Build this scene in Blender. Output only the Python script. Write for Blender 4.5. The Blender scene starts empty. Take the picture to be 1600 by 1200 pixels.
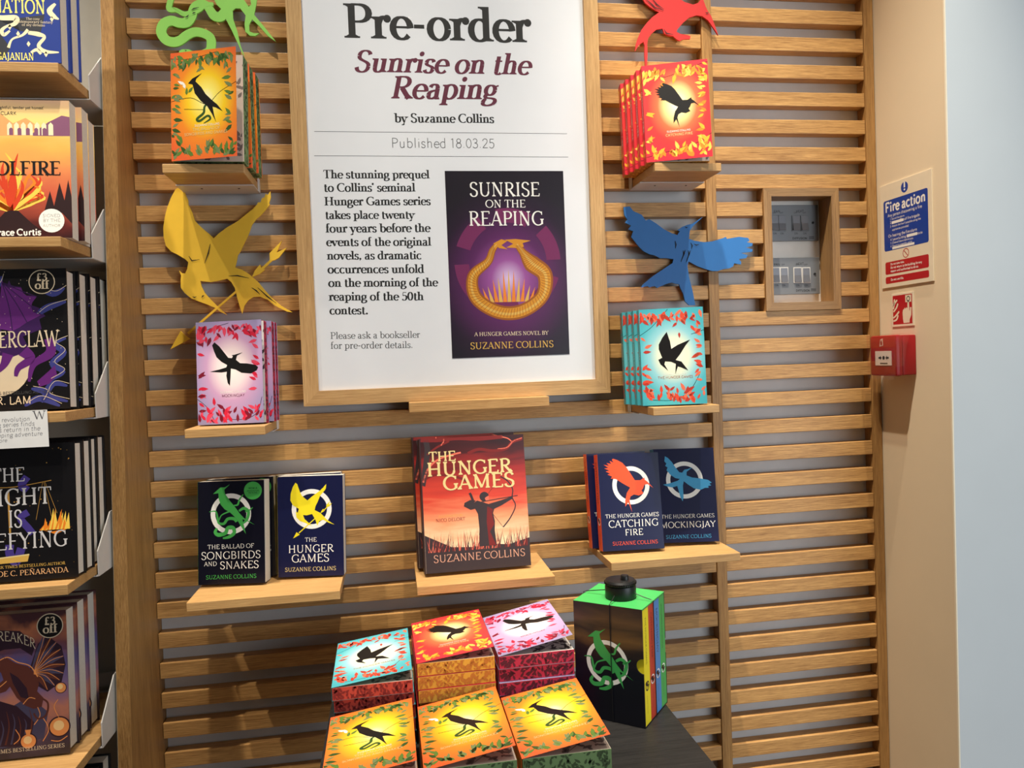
import bpy, bmesh, math, random
from mathutils import Matrix, Vector
S = bpy.context.scene
COL = S.collection
PI = math.pi
R = math.radians

# ------------------------------------------------------------------ camera
W0, H0, F0 = 1600.0, 1200.0, 1200.0
CAM = Vector((0.4950, -1.6452, 1.5000))
_ya, _pi, _ro = R(8.79585), R(-1.76469), R(-2.1613)
_fw = Vector((math.sin(_ya)*math.cos(_pi), math.cos(_ya)*math.cos(_pi), math.sin(_pi)))
_r0 = Vector((math.cos(_ya), -math.sin(_ya), 0))
_u0 = _r0.cross(_fw)
_rt = _r0*math.cos(_ro) + _u0*math.sin(_ro)
_up = _u0*math.cos(_ro) - _r0*math.sin(_ro)
cd = bpy.data.cameras.new('camera'); cam = bpy.data.objects.new('camera', cd); COL.objects.link(cam)
cd.sensor_width = 36.0; cd.lens = F0/W0*36.0; cd.clip_start = 0.02
m3 = Matrix((_rt, _up, -_fw)).transposed()
cam.matrix_world = Matrix.Translation(CAM) @ m3.to_4x4()
S.camera = cam

def _ray(px, py): return _fw + _rt*((px-W0/2)/F0) - _up*((py-H0/2)/F0)
def aty(px, py, y):
    d = _ray(px, py); return CAM + d*((y-CAM.y)/d.y)
def atx(px, py, x):
    d = _ray(px, py); return CAM + d*((x-CAM.x)/d.x)
def atz(px, py, z):
    d = _ray(px, py); return CAM + d*((z-CAM.z)/d.z)

# ------------------------------------------------------------------ world, lights, exposure
S.view_settings.view_transform = 'Standard'; S.view_settings.look = 'None'
S.view_settings.gamma = 1.0; S.view_settings.use_curve_mapping = False
S.view_settings.exposure = -0.27
wd = bpy.data.worlds.new('world'); S.world = wd; wd.use_nodes = True
bg = wd.node_tree.nodes['Background']; bg.inputs[0].default_value = (0.80, 0.88, 1.0, 1); bg.inputs[1].default_value = 0.09

def spot(name, loc, target, energy, size, blend, color, rad):
    l = bpy.data.lights.new(name, 'SPOT'); l.energy = energy; l.spot_size = R(size); l.spot_blend = blend
    l.color = color; l.shadow_soft_size = rad
    o = bpy.data.objects.new(name, l); COL.objects.link(o); o.location = loc
    o.rotation_euler = (Vector(target)-Vector(loc)).to_track_quat('-Z', 'Y').to_euler(); return o
def area(name, loc, target, energy, sx, sy, color):
    l = bpy.data.lights.new(name, 'AREA'); l.shape = 'RECTANGLE'; l.size = sx; l.size_y = sy; l.energy = energy; l.color = color
    o = bpy.data.objects.new(name, l); COL.objects.link(o); o.location = loc
    o.rotation_euler = (Vector(target)-Vector(loc)).to_track_quat('-Z', 'Y').to_euler(); return o
WARM = (1.0, 0.91, 0.77); WARM2 = (1.0, 0.92, 0.82)
SPOTS = [((-0.42, -0.80, 4.10), (-0.30, -0.06, 0.75), 330, 36),
         ((0.22, -0.72, 4.10), (0.30, -0.04, 0.70), 330, 34),
         ((0.86, -0.72, 4.10), (0.80, -0.04, 0.70), 330, 34),
         ((1.42, -0.76, 4.10), (1.28, -0.02, 0.80), 285, 34),
         ((0.62, -0.85, 4.10), (1.66, -0.14, 0.50), 460, 38),
         ((-0.95, -1.70, 4.10), (-0.22, -0.22, 1.10), 210, 34),
         ((0.55, -1.60, 4.10), (0.62, -0.45, 0.95), 30, 34)]
for i, (a, b, e, q) in enumerate(SPOTS):
    spot('track_spot_light', a, b, e, q, 0.9, WARM, 0.022)
area('ceiling_wash_light', (0.5, -3.2, 3.6), (0.5, 0, 1.25), 3.5, 3.0, 1.2, WARM2)  # added fill from behind the camera, softens the front; no real fixture
area('shop_window_daylight', (3.4, -3.9, 1.35), (0.9, 0, 1.15), 120, 2.6, 2.2, (0.80, 0.90, 1.0))

# ------------------------------------------------------------------ helpers
def lin(c):
    c /= 255.0
    return c/12.92 if c <= 0.04045 else ((c+0.055)/1.055)**2.4
def rgb(r, g, b): return (lin(r), lin(g), lin(b), 1)
MATS = {}
def mat(name, c, rough=0.6, metal=0.0, var=0.06, scale=40.0, spec=0.4, coat=0.0):
    """plain procedural material: base colour with a little noise mottling"""
    if name in MATS: return MATS[name]
    m = bpy.data.materials.new(name); m.use_nodes = True; nt = m.node_tree; b = nt.nodes['Principled BSDF']
    c = rgb(*c)
    tc = nt.nodes.new('ShaderNodeTexCoord'); n = nt.nodes.new('ShaderNodeTexNoise'); n.inputs['Scale'].default_value = scale; n.inputs['Detail'].default_value = 3
    nt.links.new(tc.outputs['Object'], n.inputs['Vector'])
    mx = nt.nodes.new('ShaderNodeMix'); mx.data_type = 'RGBA'
    mx.inputs[6].default_value = tuple(x*(1-var) for x in c[:3])+(1,); mx.inputs[7].default_value = tuple(min(1, x*(1+var)) for x in c[:3])+(1,)
    nt.links.new(n.outputs['Fac'], mx.inputs[0]); nt.links.new(mx.outputs[2], b.inputs['Base Color'])
    b.inputs['Roughness'].default_value = rough; b.inputs['Metallic'].default_value = metal
    b.inputs['Specular IOR Level'].default_value = spec; b.inputs['Coat Weight'].default_value = coat
    MATS[name] = m; return m
def wood(name, dark, light, axis, rough=0.45, fine=1.0):
    """oak: long stretched grain along one object axis"""
    if name in MATS: return MATS[name]
    m = bpy.data.materials.new(name); m.use_nodes = True; nt = m.node_tree; L = nt.links; b = nt.nodes['Principled BSDF']
    tc = nt.nodes.new('ShaderNodeTexCoord')
    def nz(s_al, s_ac, det):
        mp = nt.nodes.new('ShaderNodeMapping'); sc = [s_ac*fine]*3; sc[axis] = s_al; mp.inputs['Scale'].default_value = sc
        L.new(tc.outputs['Object'], mp.inputs[0]); n = nt.nodes.new('ShaderNodeTexNoise'); n.inputs['Scale'].default_value = 1; n.inputs['Detail'].default_value = det
        n.inputs['Roughness'].default_value = 0.65; L.new(mp.outputs[0], n.inputs['Vector']); return n
    n1 = nz(14, 520, 4); n2 = nz(2.0, 30, 3); n3 = nz(45, 1300, 2)
    a = nt.nodes.new('ShaderNodeMath'); a.operation = 'MULTIPLY_ADD'; L.new(n1.outputs['Fac'], a.inputs[0]); a.inputs[1].default_value = 0.58; a.inputs[2].default_value = 0
    a2 = nt.nodes.new('ShaderNodeMath'); a2.operation = 'MULTIPLY_ADD'; L.new(n2.outputs['Fac'], a2.inputs[0]); a2.inputs[1].default_value = 0.27; L.new(a.outputs[0], a2.inputs[2])
    a3 = nt.nodes.new('ShaderNodeMath'); a3.operation = 'MULTIPLY_ADD'; L.new(n3.outputs['Fac'], a3.inputs[0]); a3.inputs[1].default_value = 0.28; L.new(a2.outputs[0], a3.inputs[2])
    cr = nt.nodes.new('ShaderNodeValToRGB'); cr.color_ramp.elements[0].position = 0.40; cr.color_ramp.elements[1].position = 0.68
    cr.color_ramp.elements[0].color = rgb(*dark); cr.color_ramp.elements[1].color = rgb(*light)
    L.new(a3.outputs[0], cr.inputs[0]); L.new(cr.outputs[0], b.inputs['Base Color'])
    bp = nt.nodes.new('ShaderNodeBump'); bp.inputs['Strength'].default_value = 0.12; bp.inputs['Distance'].default_value = 0.002
    L.new(a3.outputs[0], bp.inputs['Height']); L.new(bp.outputs[0], b.inputs['Normal'])
    b.inputs['Roughness'].default_value = rough; b.inputs['Specular IOR Level'].default_value = 0.35
    MATS[name] = m; return m
def glow_print(name, cx, cz, rx, rz, stops, rough=0.32):
    """printed cover: colours run outwards from a printed sun at (cx, cz) in the cover's own coordinates"""
    if name in MATS: return MATS[name]
    m = bpy.data.materials.new(name); m.use_nodes = True; nt = m.node_tree; L = nt.links; b = nt.nodes['Principled BSDF']
    tc = nt.nodes.new('ShaderNodeTexCoord'); mp = nt.nodes.new('ShaderNodeMapping'); mp.vector_type = 'POINT'
    mp.inputs['Scale'].default_value = (1/rx, 0, 1/rz); mp.inputs['Location'].default_value = (-cx/rx, 0, -cz/rz)
    L.new(tc.outputs['Object'], mp.inputs[0])
    ln = nt.nodes.new('ShaderNodeVectorMath'); ln.operation = 'LENGTH'; L.new(mp.outputs[0], ln.inputs[0])
    cr = nt.nodes.new('ShaderNodeValToRGB'); el = cr.color_ramp.elements
    while len(el) < len(stops): el.new(0.5)
    for e, (p, c) in zip(el, stops): e.position = p; e.color = rgb(*c)
    L.new(ln.outputs['Value'], cr.inputs[0]); L.new(cr.outputs[0], b.inputs['Base Color'])
    b.inputs['Roughness'].default_value = rough; MATS[name] = m; return m
def band_print(name, h, stops, warp=0.25, sx=6, sz=40, rough=0.35):
    """printed cover: painted streaks that follow the height of the cover"""
    if name in MATS: return MATS[name]
    m = bpy.data.materials.new(name); m.use_nodes = True; nt = m.node_tree; L = nt.links; b = nt.nodes['Principled BSDF']
    tc = nt.nodes.new('ShaderNodeTexCoord'); mp = nt.nodes.new('ShaderNodeMapping'); mp.inputs['Scale'].default_value = (sx, 1, sz); mp.inputs['Rotation'].default_value = (0, 0.25, 0)
    L.new(tc.outputs['Object'], mp.inputs[0])
    n = nt.nodes.new('ShaderNodeTexNoise'); n.inputs['Scale'].default_value = 1; n.inputs['Detail'].default_value = 4; n.inputs['Distortion'].default_value = 0.6
    L.new(mp.outputs[0], n.inputs['Vector'])
    sp = nt.nodes.new('ShaderNodeSeparateXYZ'); L.new(tc.outputs['Object'], sp.inputs[0])
    a = nt.nodes.new('ShaderNodeMath'); a.operation = 'MULTIPLY_ADD'; L.new(sp.outputs['Z'], a.inputs[0]); a.inputs[1].default_value = 1/h; a.inputs[2].default_value = -warp/2
    c = nt.nodes.new('ShaderNodeMath'); c.operation = 'MULTIPLY_ADD'; L.new(n.outputs['Fac'], c.inputs[0]); c.inputs[1].default_value = warp; L.new(a.outputs[0], c.inputs[2])
    cr = nt.nodes.new('ShaderNodeValToRGB'); el = cr.color_ramp.elements
    while len(el) < len(stops): el.new(0.5)
    for e, (p, cc) in zip(el, stops): e.position = p; e.color = rgb(*cc)
    L.new(c.outputs[0], cr.inputs[0]); L.new(cr.outputs[0], b.inputs['Base Color']); b.inputs['Roughness'].default_value = rough
    MATS[name] = m; return m
def glass(name, tint=(1, 1, 1), refl=1.0, rough=0.0):
    m = bpy.data.materials.new(name); m.use_nodes = True; nt = m.node_tree; L = nt.links; nt.nodes.remove(nt.nodes['Principled BSDF'])
    t = nt.nodes.new('ShaderNodeBsdfTransparent'); t.inputs[0].default_value = tint+(1,)
    g = nt.nodes.new('ShaderNodeBsdfGlossy'); g.inputs['Roughness'].default_value = rough
    f = nt.nodes.new('ShaderNodeFresnel'); f.inputs[0].default_value = 1.45
    mu = nt.nodes.new('ShaderNodeMath'); mu.operation = 'MULTIPLY'; mu.inputs[1].default_value = refl; ge = nt.nodes.new('ShaderNodeNewGeometry'); iv = nt.nodes.new('ShaderNodeMath'); iv.operation = 'SUBTRACT'; iv.inputs[0].default_value = 1.0; L.new(ge.outputs['Backfacing'], iv.inputs[1])
    m2 = nt.nodes.new('ShaderNodeMath'); m2.operation = 'MULTIPLY'; L.new(f.outputs[0], m2.inputs[0]); L.new(iv.outputs[0], m2.inputs[1]); L.new(m2.outputs[0], mu.inputs[0])
    mx = nt.nodes.new('ShaderNodeMixShader'); L.new(mu.outputs[0], mx.inputs[0]); L.new(t.outputs[0], mx.inputs[1]); L.new(g.outputs[0], mx.inputs[2])
    L.new(mx.outputs[0], nt.nodes['Material Output'].inputs[0]); return m

class MB:
    """collects faces; build() links them as ONE mesh object"""
    def __init__(s): s.v = []; s.f = []; s.mi = []; s.mats = []
    def m(s, material):
        if material not in s.mats: s.mats.append(material)
        return s.mats.index(material)
    def face(s, pts, material):
        i = len(s.v); s.v += [tuple(p) for p in pts]; s.f.append(tuple(range(i, i+len(pts)))); s.mi.append(s.m(material))
    def box(s, x0, x1, y0, y1, z0, z1, material, bev=0.0):
        i = len(s.v); k = s.m(material)
        if bev <= 0:
            s.v += [(x, y, z) for x in (x0, x1) for y in (y0, y1) for z in (z0, z1)]
            for f in ((0, 1, 3, 2), (4, 6, 7, 5), (0, 4, 5, 1), (2, 3, 7, 6), (0, 2, 6, 4), (1, 5, 7, 3)):
                s.f.append(tuple(i+a for a in f)); s.mi.append(k)
            return
        b = bmesh.new(); bmesh.ops.create_cube(b, size=1, matrix=Matrix.Translation(((x0+x1)/2, (y0+y1)/2, (z0+z1)/2)) @ Matrix.Diagonal((x1-x0, y1-y0, z1-z0, 1)))
        bmesh.ops.bevel(b, geom=b.edges[:], offset=bev, segments=2, affect='EDGES', profile=0.6)
        b.verts.index_update(); s.v += [tuple(v.co) for v in b.verts]
        for f in b.faces: s.f.append(tuple(i+v.index for v in f.verts)); s.mi.append(k)
        b.free()
    def prism(s, poly, fn, d0, d1, material, side=None):
        """poly: 2-D outline; fn(u, v, d) -> xyz; solid between depths d0 and d1"""
        ar = sum(poly[i][0]*poly[(i+1) % len(poly)][1]-poly[(i+1) % len(poly)][0]*poly[i][1] for i in range(len(poly)))
        if ar < 0: poly = poly[::-1]
        n = len(poly); i = len(s.v); k = s.m(material); ks = s.m(side) if side else k
        s.v += [tuple(fn(u, v, d0)) for u, v in poly]+[tuple(fn(u, v, d1)) for u, v in poly]
        s.f.append(tuple(range(i, i+n))); s.mi.append(k)
        s.f.append(tuple(range(i+2*n-1, i+n-1, -1))); s.mi.append(k)
        for a in range(n):
            b = (a+1) % n; s.f.append((i+a, i+n+a, i+n+b, i+b)); s.mi.append(ks)
    def poly(s, poly, fn, d, material):
        s.face([fn(u, v, d) for u, v in poly], material)
    def tube(s, pts, rad, material, n=8):
        i0 = len(s.v); k = s.m(material); pts = [Vector(p) for p in pts]
        for j, p in enumerate(pts):
            t = (pts[min(j+1, len(pts)-1)]-pts[max(j-1, 0)]).normalized()
            a = t.cross(Vector((0.31, 0.52, 0.8))).normalized(); b = t.cross(a)
            r_ = rad[j] if isinstance(rad, (list, tuple)) else rad
            s.v += [tuple(p+(a*math.cos(2*PI*q/n)+b*math.sin(2*PI*q/n))*r_) for q in range(n)]
        for j in range(len(pts)-1):
            for q in range(n):
                s.f.append((i0+j*n+q, i0+j*n+(q+1) % n, i0+(j+1)*n+(q+1) % n, i0+(j+1)*n+q)); s.mi.append(k)
        s.f.append(tuple(i0+q for q in range(n-1, -1, -1))); s.mi.append(k)
        e = i0+(len(pts)-1)*n; s.f.append(tuple(e+q for q in range(n))); s.mi.append(k)
    def lathe(s, prof, cx, cy, material, n=40):
        i0 = len(s.v); k = s.m(material)
        for r_, z in prof: s.v += [(cx+r_*math.cos(2*PI*q/n), cy+r_*math.sin(2*PI*q/n), z) for q in range(n)]
        for j in range(len(prof)-1):
            for q in range(n):
                s.f.append((i0+j*n+q, i0+j*n+(q+1) % n, i0+(j+1)*n+(q+1) % n, i0+(j+1)*n+q)); s.mi.append(k)
        s.f.append(tuple(i0+q for q in range(n-1, -1, -1))); s.mi.append(k)
        e = i0+(len(prof)-1)*n; s.f.append(tuple(e+q for q in range(n))); s.mi.append(k)
    def build(s, name, parent=None, loc=(0, 0, 0), smooth=False):
        me = bpy.data.meshes.new(name); me.from_pydata(s.v, [], s.f)
        for mm in s.mats: me.materials.append(mm)
        me.polygons.foreach_set('material_index', s.mi)
        if smooth: me.shade_smooth()
        me.update(); o = bpy.data.objects.new(name, me); COL.objects.link(o); o.location = loc
        if parent: o.parent = parent
        return o
def smooth_by_angle(o, deg=35):
    bm = bmesh.new(); bm.from_mesh(o.data)
    for f in bm.faces: f.smooth = True
    for e in bm.edges:
        if len(e.link_faces) == 2 and e.calc_face_angle(0) > R(deg): e.smooth = False
    bm.to_mesh(o.data); bm.free(); return o
def tag(o, label, cat, group=None):
    o['label'] = label; o['category'] = cat
    if group: o['group'] = group
    return o
def thing(name, label, cat, loc=(0, 0, 0), rot=(0, 0, 0), group=None):
    o = bpy.data.objects.new(name, None); COL.objects.link(o); o.empty_display_size = 0.05
    o.location = loc; o.rotation_euler = rot; return tag(o, label, cat, group)
def struct(o): o['kind'] = 'structure'; return o
def dup(root):
    r_ = root.copy(); COL.objects.link(r_)
    for k in ('label', 'group'):
        if k in r_: del r_[k]
    for ch in list(root.children):
        c = ch.copy(); COL.objects.link(c); c.parent = r_
        for g in list(ch.children):
            d = g.copy(); COL.objects.link(d); d.parent = c
    return r_
LAY = 0.00007
def wallfn(y):                       # (x, z) on a plane facing the viewer, d = layers towards the viewer
    return lambda u, v, d: (u, y-d, v)

# ------------------------------------------------------------------ drawn lettering (strokes of a broad pen)
GLY = {
'A': (66, 'T 7 0 33 70;K 33 70 59 0;T 16 24 50 24;S 7 0;S 59 0'),
'B': (62, 'K 16 0 16 70;T 16 68.5 32 68.5;E 32 52.5 17 16 90 -90;T 16 36.5 34 36.5;E 34 19 20 17.5 90 -90;T 16 1.5 34 1.5;L 16 0;L 16 70'),
'C': (66, 'E 40 35 32 34 50 310;T 60 68 61 52'),
'D': (74, 'K 16 0 16 70;T 16 68.5 34 68.5;E 34 35 32 33.5 90 -90;T 16 1.5 34 1.5;L 16 0;L 16 70'),
'E': (60, 'K 16 0 16 70;T 16 68.5 52 68.5;T 16 36 44 36;T 16 1.5 53 1.5;T 52 70 52 57;T 53 0 55 14;L 16 0;L 16 70'),
'F': (56, 'K 16 0 16 70;T 16 68.5 50 68.5;T 16 36 42 36;T 50 70 50 57;S 16 0;L 16 70'),
'G': (72, 'E 40 35 32 34 50 318;K 62 32 62 6;S 62 32;T 61 68 61 52'),
'H': (76, 'K 16 0 16 70;K 60 0 60 70;T 16 36 60 36;S 16 0;S 60 0;S 16 70;S 60 70'),
'I': (34, 'K 17 0 17 70;S 17 0;S 17 70'),
'J': (38, 'K 22 70 22 8;B 22 8 22 -8 12 -12 3 -8;S 22 70'),
'K': (68, 'K 16 0 16 70;T 16 30 54 70;K 28 41 58 0;S 16 0;S 16 70;S 54 70;S 58 0'),
'L': (56, 'K 16 0 16 70;T 16 1.5 50 1.5;T 50 0 52 16;S 16 70;L 16 0'),
'M': (88, 'T 16 0 16 70;K 16 70 44 4;T 44 4 72 70;K 72 70 72 0;S 16 0;S 72 0;L 16 70;R 72 70'),
'N': (76, 'T 16 0 16 70;K 16 70 60 0;T 60 0 60 70;S 16 0;L 16 70;S 60 70'),
'O': (76, 'E 38 35 32 34 0 360'),
'P': (57, 'K 16 0 16 70;T 16 68.5 32 68.5;E 32 51 20 17.5 90 -90;T 16 33.5 32 33.5;S 16 0;L 16 70'),
'Q': (76, 'E 38 35 32 34 0 360;K 40 10 64 -12'),
'R': (66, 'K 16 0 16 70;T 16 68.5 32 68.5;E 32 52 19 16.5 90 -90;T 16 35.5 32 35.5;K 30 35 58 0;S 16 0;S 58 0;L 16 70'),
'S': (54, 'B 45 57 43 74 10 76 10 53;B 10 53 10 34 46 38 46 18;B 46 18 46 -7 10 -6 8 15'),
'T': (62, 'K 31 0 31 70;T 5 68.5 57 68.5;T 5 70 4 55;T 57 70 58 55;S 31 0'),
'U': (74, 'K 16 70 16 24;B 16 24 16 -7 59 -7 59 24;T 59 24 59 70;S 16 70;S 59 70'),
'V': (68, 'K 8 70 34 0;T 34 0 60 70;S 8 70;S 60 70'),
'W': (98, 'K 8 70 30 0;T 30 0 49 66;K 49 66 70 0;T 70 0 90 70;S 8 70;S 90 70'),
'X': (66, 'K 10 70 56 0;T 10 0 56 70;S 10 70;S 56 0;S 10 0;S 56 70'),
'Y': (64, 'K 7 70 32 34;T 32 34 57 70;K 32 34 32 0;S 7 70;S 57 70;S 32 0'),
'Z': (62, 'T 10 68.5 54 68.5;K 53 68 9 2;T 9 1.5 54 1.5;T 10 70 9 56;T 54 0 56 15'),
'a': (47, 'B 10 36 12 48 33 50 33 32;K 33 32 33 6;B 33 6 33 0 39 0 43 3;B 33 27 18 26 8 22 8 12;B 8 12 8 -3 25 -2 33 9'),
'b': (53, 'K 13 2 13 72;E 28 22.5 18.5 22.5 140 -140;L 13 72'),
'c': (44, 'E 26 22.5 19 22.5 45 320'),
'd': (53, 'K 39 0 39 72;E 25 22.5 18.5 22.5 40 320;L 39 72;R 39 0'),
'e': (45, 'E 25 22.5 18.5 22.5 0 320;T 8 24.5 43 24.5'),
'f': (32, 'K 15 0 15 56;B 15 56 15 74 26 74 33 68;T 5 44 27 44;S 15 0'),
'g': (48, 'E 22 29 14.5 15.5 0 360;B 14 16 4 10 10 4 22 4;B 22 4 46 4 47 -8 37 -15;B 37 -15 27 -22 4 -22 5 -10;B 5 -10 5 -4 10 0 14 2;T 34 40 46 44'),
'h': (55, 'K 14 0 14 72;B 14 34 22 48 41 50 41 30;K 41 30 41 0;L 14 72;S 14 0;S 41 0'),
'i': (27, 'K 14 0 14 45;D 14 63;L 14 45;S 14 0'),
'j': (25, 'K 15 45 15 -8;B 15 -8 15 -20 6 -22 0 -18;D 15 63;L 15 45'),
'k': (53, 'K 14 0 14 72;T 14 18 40 44;K 24 27 46 0;L 14 72;S 14 0;S 40 45;S 46 0'),
'l': (27, 'K 14 0 14 72;L 14 72;S 14 0'),
'm': (82, 'K 14 0 14 45;B 14 34 22 48 41 50 41 30;K 41 30 41 0;B 41 34 49 48 68 50 68 30;K 68 30 68 0;L 14 45;S 14 0;S 41 0;S 68 0'),
'n': (55, 'K 14 0 14 45;B 14 34 22 48 41 50 41 30;K 41 30 41 0;L 14 45;S 14 0;S 41 0'),
'o': (50, 'E 25 22.5 19 22.5 0 360'),
'p': (53, 'K 14 -20 14 45;E 28 22.5 18.5 22.5 140 -140;L 14 45;S 14 -20'),
'q': (53, 'K 39 -20 39 45;E 25 22.5 18.5 22.5 40 320;S 39 -20'),
'r': (38, 'K 14 0 14 45;B 14 30 18 42 26 49 35 42;D 33 41;L 14 45;S 14 0'),
's': (38, 'B 32 36 30 49 8 48 8 34;B 8 34 8 21 32 26 32 12;B 32 12 32 -4 8 -3 6 10'),
't': (33, 'K 15 60 15 10;B 15 10 15 -3 26 -3 31 4;T 5 44 29 44'),
'u': (55, 'K 14 45 14 16;B 14 16 14 -6 36 -3 41 12;K 41 45 41 0;L 14 45;L 41 45;R 41 0'),
'v': (49, 'K 7 45 25 0;T 25 0 42 45;S 7 45;S 42 45'),
'w': (72, 'K 7 45 22 0;T 22 0 36 44;K 36 44 51 0;T 51 0 66 45;S 7 45;S 66 45'),
'x': (49, 'K 8 45 41 0;T 8 0 41 45;S 8 45;S 41 0;S 8 0;S 41 45'),
'y': (49, 'K 7 45 25 0;T 42 45 21 -10;B 21 -10 17 -21 9 -22 5 -16;S 7 45;S 42 45'),
'z': (44, 'T 7 43.5 36 43.5;K 36 43 7 2;T 7 1.5 38 1.5'),
'0': (50, 'E 25 34 18 33 0 360'), '1': (40, 'K 22 0 22 68;S 22 0;T 22 68 10 60'),
'2': (50, 'B 8 52 10 74 42 74 41 50;B 41 50 40 34 18 20 8 2;K 8 2 44 2'),
'3': (48, 'B 9 58 14 74 40 70 37 50;B 37 50 35 38 24 37 18 37;B 18 37 44 37 46 12 34 4;B 34 4 24 -3 10 0 7 10'),
'4': (50, 'T 34 68 6 22;T 6 20 46 20;K 34 68 34 0'),
'5': (48, 'T 13 66 40 66;T 13 67 11 38;B 11 38 24 46 43 40 41 22;B 41 22 40 -4 12 -6 7 10'),
'6': (50, 'B 40 66 8 60 4 20 12 8;E 26 20 17 19 0 360'),
'8': (50, 'E 25 52 14 15 0 360;E 25 18 18 18 0 360'),
'£': (52, 'B 42 58 38 74 18 72 18 50;K 18 50 18 6;T 8 36 36 36;K 6 2 44 2'),
'.': (24, 'D 12 5'), ',': (24, 'D 12 5;T 14 4 8 -10'), '-': (34, 'T 6 25 28 25;T 6 28.5 28 28.5'), "'": (18, 'K 9 72 8 54'),
'!': (26, 'K 13 22 13 70;D 13 5'), '+': (50, 'K 25 10 25 50;K 5 30 45 30'), '*': (20, 'D 10 36'), ' ': (24, ''),
'Ñ': (76, 'T 16 0 16 70;K 16 70 60 0;T 60 0 60 70;S 16 0;L 16 70;S 60 70;B 24 80 32 92 42 74 52 84')}
STY = {'bold': (15, 5.2, 8, 0), 'black': (14.5, 4.6, 9, 0), 'bolditalic': (14.5, 5, 6, 0.24), 'book': (9, 3.8, 8, 0), 'roman': (10.5, 4.6, 5, 0), 'flare': (8.2, 5.2, 2.0, 0),
       'heavyflare': (12, 7, 4, 0), 'sans': (9, 9, 0, 0), 'light': (4.6, 4.6, 0, 0), 'heavy': (14, 13, 0, 0), 'hand': (5, 5, 0, 0.12)}
_gc = {}
def glyph(ch, st):
    if (ch, st) in _gc: return _gc[(ch, st)]
    thick, thin, sl, sh = STY[st]; adv, src = GLY[ch]; out = []
    def strip(pts, wid):
        P = [Vector(p) for p in pts]; prev = None
        for j, p in enumerate(P):
            t = (P[min(j+1, len(P)-1)]-P[max(j-1, 0)]); t.normalize(); n = Vector((-t.y, t.x))
            w_ = wid if wid else thin+(thick-thin)*abs(t.y)**1.4
            a, b = p+n*w_/2, p-n*w_/2
            if prev: out.append((prev[0], a, b, prev[1]))
            prev = (a, b)
    for cm in src.split(';'):
        q = cm.split()
        if not q: continue
        v = [float(x) for x in q[1:]]; k = q[0]
        if k == 'K': strip([(v[0], v[1]), (v[2], v[3])], thick)
        elif k == 'T': strip([(v[0], v[1]), (v[2], v[3])], thin)
        elif k == 'E':
            n = max(8, int(abs(v[5]-v[4])/18))
            strip([(v[0]+v[2]*math.cos(R(v[4]+(v[5]-v[4])*j/n)), v[1]+v[3]*math.sin(R(v[4]+(v[5]-v[4])*j/n))) for j in range(n+1)], 0)
        elif k == 'B':
            pts = []
            for j in range(9):
                t = j/8; a = (1-t)**3; b = 3*t*(1-t)**2; c = 3*t*t*(1-t); d = t**3
                pts.append((a*v[0]+b*v[2]+c*v[4]+d*v[6], a*v[1]+b*v[3]+c*v[5]+d*v[7]))
            strip(pts, 0)
        elif k == 'D':
            r_ = thick*0.58; out.append([Vector((v[0]+r_*math.cos(2*PI*j/10), v[1]+r_*math.sin(2*PI*j/10))) for j in range(10)])
        elif sl > 0:
            a = thick/2+sl; x0 = v[0]-(a if k in 'SL' else thick/2); x1 = v[0]+(a if k in 'SR' else thick/2)
            low = v[1] < 30; y0 = v[1] if low else v[1]-thin*0.8; y1 = y0+thin*0.8
            out.append([Vector(p) for p in ((x0, y0), (x1, y0), (x1, y1), (x0, y1))])
            h = thin*1.6; yb = y1 if low else y0; s_ = 1 if low else -1
            out.append([Vector(p) for p in ((x0+sl*.35, yb), (v[0], yb+s_*h), (x1-sl*.35, yb))])
    if sh: out = [[Vector((p.x+sh*p.y, p.y)) for p in f] for f in out]
    out = [f if sum(f[i].x*f[(i+1) % len(f)].y-f[(i+1) % len(f)].x*f[i].y for i in range(len(f))) > 0 else list(f)[::-1] for f in out]
    _gc[(ch, st)] = (adv, out); return _gc[(ch, st)]
def text(mb, s, p0, p1, st, material, fn, d, tall=1.0, track=0.0, arc=0.0):
    """letters from p0 to p1 on the surface fn; the line is fitted to that width"""
    tot = sum(glyph(c, st)[0]+track for c in s)-track
    p0 = Vector(p0); p1 = Vector(p1); ax = (p1-p0); L_ = ax.length; ax.normalize(); up = Vector((-ax.y, ax.x)); k = L_/tot; x = 0
    for c in s:
        adv, fs = glyph(c, st)
        for gi, f in enumerate(fs):
            pts = []
            for p in f:
                xx = (x+p.x)*k; yy = p.y*k*tall
                if arc: yy += arc*4*(xx/L_)*(1-xx/L_)
                q = p0+ax*xx+up*yy; pts.append(fn(q.x, q.y, d+gi*4e-6))
            mb.face(pts, material)
        x += adv+track
def stroke(pts, w):
    """2-D ribbon outline quads along pts; w a width or a list"""
    P = [Vector(p) for p in pts]; out = []; prev = None
    for j, p in enumerate(P):
        t = (P[min(j+1, len(P)-1)]-P[max(j-1, 0)]).normalized(); n = Vector((-t.y, t.x)); ww = w[j] if isinstance(w, (list, tuple)) else w
        a, b = p+n*ww/2, p-n*ww/2
        if prev: out.append([prev[1], b, a, prev[0]])
        prev = (a, b)
    return out
def catmull(pts, n=8):
    P = [Vector(p) for p in pts]; out = []
    for i in range(len(P)-1):
        a = P[max(i-1, 0)]; b = P[i]; c = P[i+1]; e = P[min(i+2, len(P)-1)]
        for j in range(n):
            t = j/n; out.append(0.5*((2*b)+(c-a)*t+(2*a-5*b+4*c-e)*t*t+(3*b-a-3*c+e)*t**3))
    out.append(P[-1]); return out
def lerps(vals, n):
    out = []
    for i in range(len(vals)-1):
        for j in range(n): out.append(vals[i]+(vals[i+1]-vals[i])*j/n)
    return out+[vals[-1]]
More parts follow.
